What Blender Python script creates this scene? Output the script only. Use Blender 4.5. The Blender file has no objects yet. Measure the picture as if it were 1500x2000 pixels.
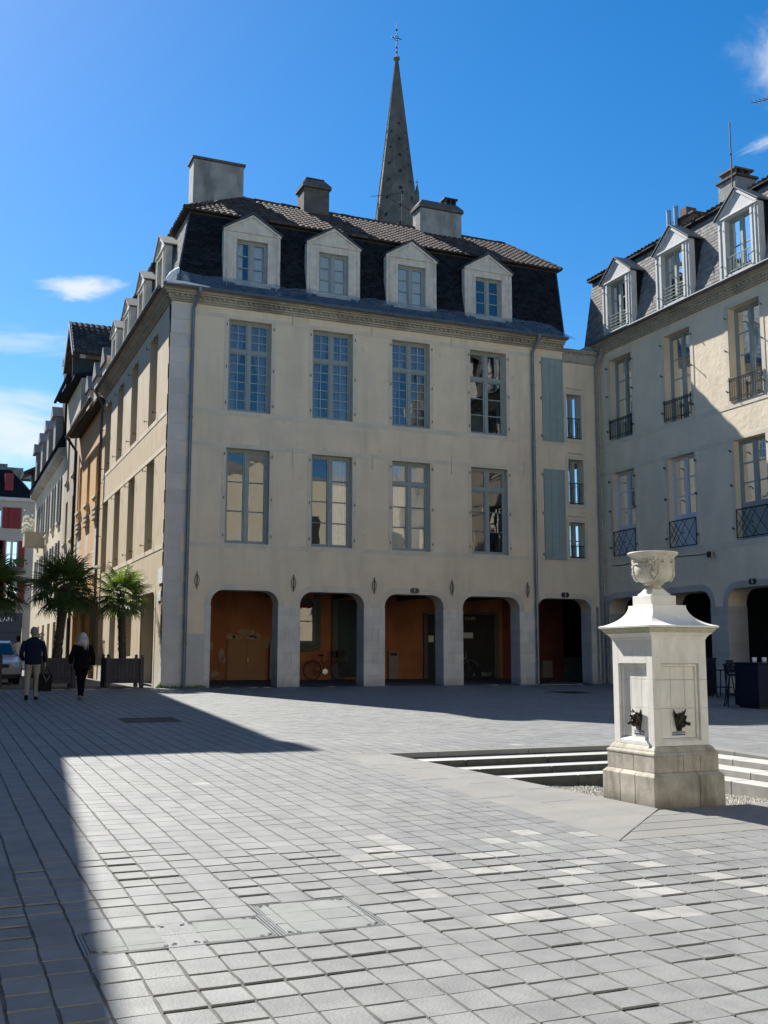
import bpy, math, random
from mathutils import Vector, Matrix, noise as mnoise
random.seed(7)
R = math.radians
SC = bpy.context.scene
COL = SC.collection

# ------------------------------------------------------------------ camera, sky, sun, exposure
cam_d = bpy.data.cameras.new('camera')
cam = bpy.data.objects.new('camera', cam_d)
COL.objects.link(cam)
SC.camera = cam
YAW, PITCH, ROLL = R(22.9616), R(7.838), R(0.0669)
cf = Vector((math.sin(YAW) * math.cos(PITCH), math.cos(YAW) * math.cos(PITCH), math.sin(PITCH)))
cr0 = Vector((math.cos(YAW), -math.sin(YAW), 0))
cu0 = cr0.cross(cf)
cr = cr0 * math.cos(ROLL) + cu0 * math.sin(ROLL)
cu = -cr0 * math.sin(ROLL) + cu0 * math.cos(ROLL)
CAMZ = 0.9166
cam.matrix_world = Matrix(((cr.x, cu.x, -cf.x, 0), (cr.y, cu.y, -cf.y, 0), (cr.z, cu.z, -cf.z, CAMZ), (0, 0, 0, 1)))
cam_d.sensor_fit = 'VERTICAL'
cam_d.sensor_height = 36
cam_d.sensor_width = 27
cam_d.lens = 2062.8 / 2000 * 36
cam_d.clip_start = 0.1
cam_d.clip_end = 3000

SUNV = Vector((-0.335, 1.0, 0.985)).normalized()          # towards the sun
sl = bpy.data.lights.new('sun', 'SUN')
sl.energy = 5.0
sl.angle = R(0.53)
sl.color = (1.0, 0.96, 0.89)
so = bpy.data.objects.new('sun', sl)
COL.objects.link(so)
so.rotation_euler = SUNV.to_track_quat('Z', 'Y').to_euler()
so.location = (0, 20, 40)

W = bpy.data.worlds.new('World')
SC.world = W
W.use_nodes = True
wt = W.node_tree
for n in list(wt.nodes):
    wt.nodes.remove(n)
def wn(t, **kw):
    n = wt.nodes.new(t)
    for k, v in kw.items():
        setattr(n, k, v)
    return n
wl = wt.links.new
sky = wn('ShaderNodeTexSky', sky_type='NISHITA')
sky.sun_disc = False
sky.sun_elevation = math.asin(SUNV.z)
sky.sun_rotation = math.atan2(SUNV.x, SUNV.y)
sky.air_density = 1.0
sky.dust_density = 0.3
sky.ozone_density = 3.0
sky.altitude = 200
hs = wn('ShaderNodeHueSaturation')
hs.inputs['Saturation'].default_value = 1.40
hs.inputs['Value'].default_value = 1.0
wl(sky.outputs[0], hs.inputs['Color'])
tc = wn('ShaderNodeTexCoord')
def cloud(az, el, ra, re, seed, scale, thr, soft, amount, tilt=0.0):
    """soft wisp round a direction: squashed distance mask times stretched noise"""
    d = Vector((math.sin(R(az)) * math.cos(R(el)), math.cos(R(az)) * math.cos(R(el)), math.sin(R(el))))
    mp = wn('ShaderNodeMapping', vector_type='TEXTURE')
    q = d.to_track_quat('Y', 'Z').to_matrix() @ Matrix.Rotation(R(tilt), 3, 'Y')
    mp.inputs['Rotation'].default_value = q.to_euler()
    mp.inputs['Location'].default_value = d
    mp.inputs['Scale'].default_value = (math.sin(R(ra)), 1, math.sin(R(re)))
    wl(tc.outputs['Generated'], mp.inputs[0])
    ln = wn('ShaderNodeVectorMath', operation='LENGTH')
    wl(mp.outputs[0], ln.inputs[0])
    nz = wn('ShaderNodeTexNoise', noise_dimensions='4D')
    nz.inputs['W'].default_value = seed
    nz.inputs['Scale'].default_value = scale
    nz.inputs['Detail'].default_value = 9
    nz.inputs['Roughness'].default_value = 0.62
    nz.inputs['Distortion'].default_value = 0.5
    wl(mp.outputs[0], nz.inputs['Vector'])
    ad = wn('ShaderNodeMath', operation='MULTIPLY_ADD')       # mask = soft*(1-dist) + noise - thr
    inv = wn('ShaderNodeMath', operation='SUBTRACT')
    inv.inputs[0].default_value = 1.0
    wl(ln.outputs['Value'], inv.inputs[1])
    wl(inv.outputs[0], ad.inputs[0])
    ad.inputs[1].default_value = soft
    wl(nz.outputs['Fac'], ad.inputs[2])
    mr = wn('ShaderNodeMapRange', interpolation_type='SMOOTHSTEP')
    mr.inputs['From Min'].default_value = thr
    mr.inputs['From Max'].default_value = thr + 0.45
    mr.inputs['To Max'].default_value = amount
    wl(ad.outputs[0], mr.inputs['Value'])
    return mr.outputs[0]
masks = [cloud(6.5, 19.0, 2.6, 0.85, 3.1, 1.3, 0.55, 0.55, 0.85, -4),
         cloud(3.0, 12.0, 8.0, 3.0, 8.7, 1.3, 0.56, 0.5, 0.8, 8),
         cloud(46.0, 29.0, 4.5, 4.0, 1.9, 1.6, 0.62, 0.5, 0.5, 40),
         cloud(44.6, 25.6, 2.6, 0.6, 5.3, 1.3, 0.6, 0.5, 0.6, -10),
         cloud(3.5, 16.0, 6.0, 1.2, 6.4, 1.4, 0.60, 0.45, 0.4, -5),
         cloud(-30, 18.0, 30, 7.0, 2.4, 1.5, 0.72, 0.35, 0.6, 0),  # unseen cloud bank, added to whiten the ambient light
         cloud(150, 25.0, 60, 12.0, 4.4, 1.5, 0.78, 0.3, 0.6, 0)]  # unseen bank behind the camera, also added to whiten the ambient light
last = hs.outputs[0]
cc = wn('ShaderNodeRGB')
cc.outputs[0].default_value = (6.0, 6.3, 6.6, 1)
for m in masks:
    mx = wn('ShaderNodeMix', data_type='RGBA')
    wl(m, mx.inputs['Factor'])
    wl(last, mx.inputs['A'])
    wl(cc.outputs[0], mx.inputs['B'])
    last = mx.outputs['Result']
bg = wn('ShaderNodeBackground')
bg.inputs['Strength'].default_value = 0.073
out = wn('ShaderNodeOutputWorld')
wl(last, bg.inputs['Color'])
wl(bg.outputs[0], out.inputs[0])
vs = SC.view_settings
vs.view_transform = 'Standard'
vs.look = 'None'
vs.exposure = 1.08
vs.gamma = 1
vs.use_curve_mapping = False
SC.cycles.max_bounces = 8
SC.cycles.transparent_max_bounces = 12
SC.cycles.caustics_reflective = False
SC.cycles.caustics_refractive = False

# ------------------------------------------------------------------ materials
MATS = {}
def mat(name, c1, c2=None, scale=3.0, rough=0.85, bump=0.0, bscale=None, stretch=(1, 1, 1), isl=0.0,
        stain=None, stain_scale=1.0, stain_stretch=(1, 1, 0.25), stain_amt=0.5, metal=0.0, spec=0.4,
        low=None, low_z=(0.0, 1.0), low_amt=0.7, detail=6, grime=None, grime_scale=8, grime_thr=0.62):
    m = bpy.data.materials.new(name)
    m.use_nodes = True
    nt = m.node_tree
    L = nt.links.new
    b = nt.nodes['Principled BSDF']
    b.inputs['Roughness'].default_value = rough
    b.inputs['Metallic'].default_value = metal
    b.inputs['Specular IOR Level'].default_value = spec
    N = nt.nodes.new
    geo = N('ShaderNodeNewGeometry')
    def tex(sc, st=(1, 1, 1), det=detail, w=0.0, ro=0.6):
        mp = N('ShaderNodeMapping')
        mp.inputs['Scale'].default_value = st
        mp.inputs['Location'].default_value = (w, w * 1.7, w * .3)
        L(geo.outputs['Position'], mp.inputs[0])
        t = N('ShaderNodeTexNoise')
        t.inputs['Scale'].default_value = sc
        t.inputs['Detail'].default_value = det
        t.inputs['Roughness'].default_value = ro
        L(mp.outputs[0], t.inputs['Vector'])
        return t.outputs['Fac']
    def ramp(src, a, bb):
        r = N('ShaderNodeMapRange')
        r.inputs['From Min'].default_value = a
        r.inputs['From Max'].default_value = bb
        L(src, r.inputs['Value'])
        return r.outputs[0]
    def mix(f, a, c, amt=None, mode='MIX'):
        x = N('ShaderNodeMix')
        x.data_type = 'RGBA'
        x.blend_type = mode
        if amt is not None:
            mu = N('ShaderNodeMath')
            mu.operation = 'MULTIPLY'
            mu.inputs[1].default_value = amt
            L(f, mu.inputs[0])
            f = mu.outputs[0]
        L(f, x.inputs['Factor'])
        for s, v in (('A', a), ('B', c)):
            if isinstance(v, tuple):
                x.inputs[s].default_value = (*v, 1)
            else:
                L(v, x.inputs[s])
        return x.outputs['Result']
    c2 = c2 or tuple(v * 0.8 for v in c1)
    col = mix(ramp(tex(scale, stretch), 0.35, 0.68), c1, c2)
    if stain:
        col = mix(ramp(tex(stain_scale, stain_stretch, 8, 11.3), 0.48, 0.72), col, stain, stain_amt)
    if grime:
        col = mix(ramp(tex(grime_scale, (1, 1, 1), 8, 5.3, .7), grime_thr, grime_thr + .1), col, grime, .8)
    if low:
        sp = N('ShaderNodeSeparateXYZ')
        L(geo.outputs['Position'], sp.inputs[0])
        ad = N('ShaderNodeMath')
        ad.operation = 'MULTIPLY_ADD'
        L(tex(2.5, (1, 1, 1), 6, 3.3), ad.inputs[0])
        ad.inputs[1].default_value = (low_z[1] - low_z[0]) * 1.2
        L(sp.outputs['Z'], ad.inputs[2])
        col = mix(ramp(ad.outputs[0], low_z[1] + (low_z[1] - low_z[0]) * .6, low_z[0] + (low_z[1] - low_z[0]) * .6), col, low, low_amt)
    if isl:
        oi = N('ShaderNodeObjectInfo')
        a = N('ShaderNodeMath')
        a.operation = 'ADD'
        L(oi.outputs['Random'], a.inputs[0])
        L(geo.outputs['Random Per Island'], a.inputs[1])
        fr = N('ShaderNodeMath')
        fr.operation = 'FRACT'
        L(a.outputs[0], fr.inputs[0])
        mr = N('ShaderNodeMapRange')
        mr.inputs['To Min'].default_value = 1 - isl
        mr.inputs['To Max'].default_value = 1 + isl
        L(fr.outputs[0], mr.inputs['Value'])
        cx = N('ShaderNodeCombineColor')
        for k in range(3):
            L(mr.outputs[0], cx.inputs[k])
        x = N('ShaderNodeMix')
        x.data_type = 'RGBA'
        x.blend_type = 'MULTIPLY'
        x.inputs['Factor'].default_value = 1
        L(col, x.inputs['A'])
        L(cx.outputs[0], x.inputs['B'])
        col = x.outputs['Result']
    L(col, b.inputs['Base Color'])
    if bump:
        bm = N('ShaderNodeBump')
        bm.inputs['Strength'].default_value = 1
        bm.inputs['Distance'].default_value = bump
        L(tex(bscale or scale * 6, stretch, 8, 2.2), bm.inputs['Height'])
        L(bm.outputs[0], b.inputs['Normal'])
    MATS[name] = m
    return m

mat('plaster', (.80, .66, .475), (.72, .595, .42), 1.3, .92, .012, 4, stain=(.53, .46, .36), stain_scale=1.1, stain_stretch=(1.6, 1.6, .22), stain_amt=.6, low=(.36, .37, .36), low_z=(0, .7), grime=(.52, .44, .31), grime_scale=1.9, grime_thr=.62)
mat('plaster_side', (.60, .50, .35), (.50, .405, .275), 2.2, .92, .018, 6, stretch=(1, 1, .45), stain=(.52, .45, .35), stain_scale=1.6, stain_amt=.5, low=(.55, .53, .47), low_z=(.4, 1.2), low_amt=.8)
mat('plaster_wing', (.80, .67, .49), (.71, .595, .435), 1.6, .92, .016, 5, stain=(.55, .51, .43), stain_scale=.9, stain_amt=.5, low=(.33, .34, .34), low_z=(0, .6))
mat('stone_trim', (.71, .62, .475), (.63, .55, .42), 2.5, .88, .006, 18, stain=(.42, .40, .36), stain_scale=1.6, stain_amt=.5)
mat('quoin_stone', (.63, .585, .515), (.55, .51, .45), 1.8, .85, .006, 14, isl=.07, stain=(.43, .40, .34), stain_scale=.9, stain_amt=.5, low=(.10, .13, .06), low_z=(-.1, .16), low_amt=.9)
mat('pier_stone', (.72, .66, .57), (.62, .57, .49), 3.2, .85, .008, 22, isl=.09, stain=(.44, .43, .40), stain_scale=2.5, stain_amt=.45, low=(.24, .24, .23), low_z=(-.05, .3))
mat('wing_stone', (.50, .465, .41), (.43, .40, .355), 2.5, .85, .006, 20, isl=.08, stain=(.36, .36, .33), stain_scale=2, stain_amt=.5)
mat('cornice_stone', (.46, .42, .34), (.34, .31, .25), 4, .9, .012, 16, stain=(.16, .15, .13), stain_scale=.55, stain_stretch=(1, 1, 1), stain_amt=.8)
mat('dormer_stone', (.70, .64, .54), (.55, .50, .42), 5, .88, .006, 25, stain=(.30, .28, .25), stain_scale=3.2, stain_amt=.6)
mat('white_wood', (.56, .55, .52), (.48, .47, .45), 5, .6, .002, 40, stain=(.4, .4, .38), stain_scale=2, stain_amt=.3)
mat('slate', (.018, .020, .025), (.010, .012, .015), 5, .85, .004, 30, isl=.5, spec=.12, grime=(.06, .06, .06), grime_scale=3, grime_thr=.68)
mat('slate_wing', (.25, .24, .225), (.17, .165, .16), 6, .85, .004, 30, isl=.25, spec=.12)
mat('lead', (.07, .085, .10), (.05, .06, .07), 4, .5, .002, 20)
mat('roof_tile', (.115, .075, .056), (.035, .028, .026), 6, .9, .01, 30, isl=.45, stain=(.045, .04, .035), stain_scale=1.3, stain_stretch=(1, 1, 1), stain_amt=.75)
mat('chimney_render', (.36, .35, .32), (.25, .245, .225), 2.2, .92, .012, 12, stain=(.10, .095, .09), stain_scale=2.2, stain_amt=.85)
mat('chimney_dark', (.13, .12, .105), (.07, .065, .06), 3, .92, .012, 12, grime=(.22, .2, .13), grime_scale=6)
mat('zinc', (.13, .14, .15), (.09, .10, .11), 4, .7, .002, 20, spec=.2)
mat('pipe_metal', (.20, .235, .265), (.14, .17, .19), 3, .45, 0, metal=.4)
mat('pipe_pale', (.30, .30, .28), (.20, .20, .19), 6, .6, 0)
mat('window_green', (.30, .345, .325), (.25, .295, .28), 5, .6, .001, 60)
mat('window_dark', (.17, .205, .215), (.13, .16, .17), 5, .6, .001, 60)
mat('window_white', (.62, .65, .67), (.54, .57, .6), 5, .5, 0)
mat('muntin', (.36, .41, .42), (.31, .36, .37), 5, .5, 0)
mat('shutter_paint', (.27, .345, .335), (.235, .30, .29), 3, .65, .002, 30, isl=.05, stain=(.33, .38, .36), stain_scale=2, stain_amt=.5)
mat('iron', (.022, .024, .028), (.035, .034, .033), 8, .5, .001, 60, metal=.4)
mat('red_wall', (.52, .20, .08), (.40, .15, .065), 1.6, .9, .006, 10, stain=(.22, .085, .045), stain_scale=1.2, stain_amt=.7)
mat('dark_red_wall', (.24, .065, .04), (.17, .045, .03), 1.6, .9, .006, 10)
mat('flaked', (.45, .36, .25), (.36, .28, .19), 6, .95, .006, 20)
mat('cupboard', (.42, .23, .11), (.37, .2, .09), 3, .8, .003, 10)
mat('door_green', (.012, .035, .034), (.01, .028, .028), 4, .5, .001, 20)
mat('door_dark', (.035, .035, .033), (.025, .025, .024), 4, .6, 0)
mat('ceiling', (.10, .09, .08), (.07, .065, .06), 3, .95, .004, 10)
mat('dark_stone', (.16, .145, .125), (.12, .11, .1), 3, .9, .006, 12)
mat('box_beige', (.36, .30, .23), (.30, .25, .2), 5, .8, 0)
mat('interior', (.07, .065, .06), (.05, .048, .045), 2, .95)
mat('curtain', (.85, .87, .85), (.74, .76, .75), 8, .9)
mat('blind', (.80, .86, .86), (.74, .81, .82), 3, .8)
mat('curtain_grey', (.22, .24, .27), (.15, .17, .19), 14, .9, stretch=(1, 6, .4))
mat('paver', (.20, .203, .198), (.145, .148, .145), 4.5, .62, .004, 60, isl=.08, spec=.5, stain=(.235, .242, .228), stain_scale=.7, stain_stretch=(1, 1, 1), stain_amt=.5, grime=(.145, .145, .14), grime_scale=28, grime_thr=.66)
mat('paver_pale', (.30, .295, .28), (.20, .20, .193), 7, .82, .004, 60, isl=.10, stain=(.27, .27, .255), stain_scale=9, stain_stretch=(1, 1, 1), stain_amt=.6)
mat('joint_sand', (.10, .10, .095), (.16, .155, .145), 25, .95, .008, 90)
mat('slab', (.205, .20, .188), (.175, .173, .164), 1.6, .82, .004, 50, isl=.05, stretch=(1, 2.5, 1), stain=(.24, .228, .20), stain_scale=1.1, stain_stretch=(1, 2.5, 1), stain_amt=.6)
mat('step_top', (.40, .395, .365), (.35, .345, .325), 4, .85, .004, 50, isl=.04)
mat('riser_shade_dirt', (.085, .085, .072), (.05, .05, .043), 7, .9, .008, 60, isl=.15, grime=(.17, .17, .15), grime_scale=14)  # back risers: dirt and algae, with their shade also put into the colour
mat('riser_sunlit', (.30, .29, .265), (.22, .215, .20), 6, .9, .006, 60, isl=.1, grime=(.15, .15, .13), grime_scale=12)  # same stone on the right risers, coloured paler for the sun on them
mat('gravel', (.36, .34, .29), (.18, .17, .145), 30, .95, .02, 60)
mat('pebble', (.48, .455, .39), (.28, .265, .22), 40, .9, 0, isl=.45)
mat('asphalt', (.13, .13, .128), (.095, .095, .095), 3, .9, .006, 40)
mat('fountain_stone', (.76, .75, .705), (.68, .67, .625), 5, .8, .004, 70, stain=(.47, .455, .40), stain_scale=2.6, stain_amt=.6, stain_stretch=(1.5, 1.5, .5))
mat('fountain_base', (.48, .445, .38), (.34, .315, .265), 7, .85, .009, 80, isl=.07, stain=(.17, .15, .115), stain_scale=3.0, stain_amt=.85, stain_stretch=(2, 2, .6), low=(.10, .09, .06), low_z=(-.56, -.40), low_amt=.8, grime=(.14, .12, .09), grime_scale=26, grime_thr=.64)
mat('fountain_moss', (.40, .40, .27), (.52, .51, .38), 12, .9, .006, 60, stain=(.26, .27, .15), stain_scale=9, stain_amt=.8)
mat('urn_stone', (.60, .575, .50), (.46, .44, .365), 9, .85, .006, 60, stain=(.29, .27, .215), stain_scale=7, stain_amt=.75, stain_stretch=(1, 1, .7))
mat('bronze', (.06, .05, .035), (.03, .036, .028), 25, .35, .003, 90, metal=.75)
mat('sign_blue', (.02, .045, .16), (.02, .045, .16), 3, .35)
mat('sign_white', (.85, .86, .86), (.8, .8, .8), 3, .5)
mat('plate_black', (.02, .028, .035), (.02, .028, .035), 3, .35)
mat('cover_metal', (.25, .26, .26), (.19, .195, .195), 10, .5, .001, 60, metal=.5)
mat('cast_iron', (.03, .032, .034), (.045, .046, .046), 14, .6, .003, 60, metal=.3)
mat('cover_infill', (.215, .225, .215), (.18, .188, .18), 6, .8, .003, 50, isl=.05, stain=(.17, .175, .17), stain_scale=5, stain_amt=.5)
mat('planter_wood', (.075, .06, .06), (.055, .045, .046), 6, .75, .002, 40, isl=.15, stretch=(6, 6, 1))
mat('palm_trunk', (.10, .08, .055), (.045, .036, .026), 14, .95, .03, 30)
mat('soil', (.05, .038, .026), (.035, .027, .02), 20, .98, .01, 50)
mat('orange_wall', (.62, .38, .16), (.56, .33, .135), 1.5, .92, .008, 8, stain=(.55, .40, .22), stain_scale=.8, stain_amt=.5)
mat('beige_wall', (.40, .345, .26), (.34, .29, .215), 1.5, .92, .008, 8, stain=(.3, .27, .22), stain_scale=.8, stain_amt=.5)
mat('cream_wall', (.56, .46, .31), (.50, .41, .275), 1.5, .92, .008, 8, stain=(.42, .37, .28), stain_scale=.8, stain_amt=.5)
mat('rear_wall', (.70, .62, .46), (.64, .56, .41), 1.5, .92, .008, 8)
mat('white_wall', (.46, .435, .385), (.38, .36, .32), 1.2, .92, .008, 8, stain=(.38, .35, .31), stain_scale=.5, stain_amt=.6)
mat('red_shutter', (.24, .022, .028), (.19, .018, .022), 3, .6)
mat('grey_shutter', (.20, .22, .22), (.16, .175, .175), 3, .6)
mat('white_shutter', (.62, .66, .68), (.55, .58, .6), 3, .6)
mat('shopfront', (.022, .035, .07), (.018, .03, .06), 3, .5)
mat('spire_stone', (.22, .195, .165), (.13, .118, .10), .8, .92, .04, 3, isl=.12, stain=(.06, .055, .05), stain_scale=.3, stain_amt=.7)
mat('spire_edge', (.33, .31, .27), (.24, .22, .19), 1, .9)
mat('brick', (.20, .13, .10), (.14, .10, .08), 6, .9, .006, 30, isl=.2)
mat('skin', (.55, .35, .26), (.5, .31, .23), 8, .55)
mat('navy_cloth', (.014, .018, .036), (.010, .013, .026), 10, .9, .004, 60, spec=.08)
mat('black_cloth', (.008, .008, .009), (.006, .006, .007), 10, .9, .004, 60, spec=.05)
mat('khaki_cloth', (.34, .29, .22), (.29, .25, .19), 10, .9, .004, 60)
mat('grey_hair', (.22, .19, .17), (.16, .14, .12), 30, .7, .006, 60)
mat('pale_hair', (.56, .51, .43), (.42, .38, .31), 30, .6, .01, 40, stretch=(3, 3, .3))
mat('black_leather', (.010, .010, .010), (.010, .010, .010), 10, .7, spec=.1)
mat('tan_leather', (.30, .2, .13), (.25, .17, .11), 10, .5)
mat('white_shirt', (.7, .7, .7), (.6, .6, .6), 10, .9)
mat('car_paint', (.50, .53, .57), (.49, .52, .56), 3, .25, metal=.3, spec=.6)
mat('car_black', (.015, .015, .016), (.015, .015, .016), 3, .5)
mat('tyre', (.02, .02, .02), (.02, .02, .02), 3, .8)
mat('plastic_navy', (.012, .016, .035), (.010, .013, .03), 3, .6, spec=.15)
mat('steel', (.5, .5, .5), (.45, .45, .45), 3, .3, metal=1)
mat('flower_white', (.75, .74, .62), (.65, .64, .5), 10, .8, isl=.2)
mat('flower_red', (.45, .03, .04), (.4, .03, .05), 10, .8, isl=.2)
mat('green_leaf', (.055, .10, .03), (.035, .07, .02), 8, .7, isl=.3)
mat('moss', (.16, .24, .03), (.09, .14, .025), 20, .95, .01, 50)
mat('glassware', (.6, .65, .66), (.5, .55, .56), 5, .15)
mat('lamp_glass', (.5, .5, .46), (.45, .45, .4), 5, .3)

def leafmat():
    m = bpy.data.materials.new('palm_leaf')
    m.use_nodes = True
    nt = m.node_tree
    b = nt.nodes['Principled BSDF']
    geo = nt.nodes.new('ShaderNodeNewGeometry')
    oi = nt.nodes.new('ShaderNodeObjectInfo')
    ad = nt.nodes.new('ShaderNodeMath')
    ad.operation = 'ADD'
    nt.links.new(oi.outputs['Random'], ad.inputs[0])
    nt.links.new(geo.outputs['Random Per Island'], ad.inputs[1])
    fr = nt.nodes.new('ShaderNodeMath')
    fr.operation = 'FRACT'
    nt.links.new(ad.outputs[0], fr.inputs[0])
    r = nt.nodes.new('ShaderNodeValToRGB')
    r.color_ramp.elements[0].color = (.022, .05, .014, 1)
    r.color_ramp.elements[1].color = (.075, .12, .028, 1)
    nt.links.new(fr.outputs[0], r.inputs[0])
    nt.links.new(r.outputs[0], b.inputs['Base Color'])
    b.inputs['Roughness'].default_value = .45
    tr = nt.nodes.new('ShaderNodeBsdfTranslucent')
    tr.inputs[0].default_value = (.16, .26, .03, 1)
    mx = nt.nodes.new('ShaderNodeMixShader')
    mx.inputs[0].default_value = .3
    o = nt.nodes['Material Output']
    nt.links.new(b.outputs[0], mx.inputs[1])
    nt.links.new(tr.outputs[0], mx.inputs[2])
    nt.links.new(mx.outputs[0], o.inputs[0])
    MATS['palm_leaf'] = m
leafmat()
def glassmat(name, tint, ior, wav=.0):
    m = bpy.data.materials.new(name)
    m.use_nodes = True
    nt = m.node_tree
    nt.nodes.remove(nt.nodes['Principled BSDF'])
    gl = nt.nodes.new('ShaderNodeBsdfGlossy')
    gl.inputs['Roughness'].default_value = .015
    gl.inputs['Color'].default_value = (1, 1, 1, 1)
    tr = nt.nodes.new('ShaderNodeBsdfTransparent')
    tr.inputs[0].default_value = (*tint, 1)
    f = nt.nodes.new('ShaderNodeFresnel')
    f.inputs[0].default_value = ior
    mx = nt.nodes.new('ShaderNodeMixShader')
    nt.links.new(f.outputs[0], mx.inputs[0])
    nt.links.new(tr.outputs[0], mx.inputs[1])
    nt.links.new(gl.outputs[0], mx.inputs[2])
    nt.links.new(mx.outputs[0], nt.nodes['Material Output'].inputs[0])
    if wav:
        g = nt.nodes.new('ShaderNodeNewGeometry')
        t = nt.nodes.new('ShaderNodeTexNoise')
        t.inputs['Scale'].default_value = 1.6
        t.inputs['Detail'].default_value = 1.5
        nt.links.new(g.outputs['Position'], t.inputs[0])
        b = nt.nodes.new('ShaderNodeBump')
        b.inputs['Distance'].default_value = wav
        nt.links.new(t.outputs[0], b.inputs['Height'])
        nt.links.new(b.outputs[0], gl.inputs['Normal'])
        nt.links.new(b.outputs[0], f.inputs['Normal'])
    MATS[name] = m
glassmat('glass', (.93, .95, .95), 2.1, .0035)
glassmat('car_glass', (.10, .14, .16), 1.9)
def filmmat():
    m = bpy.data.materials.new('plastic_film')
    m.use_nodes = True
    nt = m.node_tree
    nt.nodes.remove(nt.nodes['Principled BSDF'])
    N = nt.nodes.new
    L = nt.links.new
    gl = N('ShaderNodeBsdfGlossy')
    gl.inputs['Roughness'].default_value = .22
    tr = N('ShaderNodeBsdfTransparent')
    tr.inputs[0].default_value = (.88, .91, .94, 1)
    df = N('ShaderNodeBsdfDiffuse')
    df.inputs[0].default_value = (.5, .5, .49, 1)
    tl = N('ShaderNodeBsdfTranslucent')
    tl.inputs[0].default_value = (.55, .6, .64, 1)
    a = N('ShaderNodeMixShader')
    a.inputs[0].default_value = .5
    L(df.outputs[0], a.inputs[1])
    L(tl.outputs[0], a.inputs[2])
    g = N('ShaderNodeNewGeometry')
    t = N('ShaderNodeTexNoise')
    t.inputs['Scale'].default_value = 3
    t.inputs['Detail'].default_value = 6
    L(g.outputs['Position'], t.inputs[0])
    mr = N('ShaderNodeMapRange')
    mr.inputs['From Min'].default_value = .3
    mr.inputs['From Max'].default_value = .75
    mr.inputs['To Min'].default_value = .12
    mr.inputs['To Max'].default_value = .42
    L(t.outputs[0], mr.inputs[0])
    b = N('ShaderNodeMixShader')
    L(mr.outputs[0], b.inputs[0])
    L(tr.outputs[0], b.inputs[1])
    L(a.outputs[0], b.inputs[2])
    c = N('ShaderNodeMixShader')
    c.inputs[0].default_value = .10
    L(b.outputs[0], c.inputs[1])
    L(gl.outputs[0], c.inputs[2])
    L(c.outputs[0], nt.nodes['Material Output'].inputs[0])
    MATS['plastic_film'] = m
filmmat()

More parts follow.
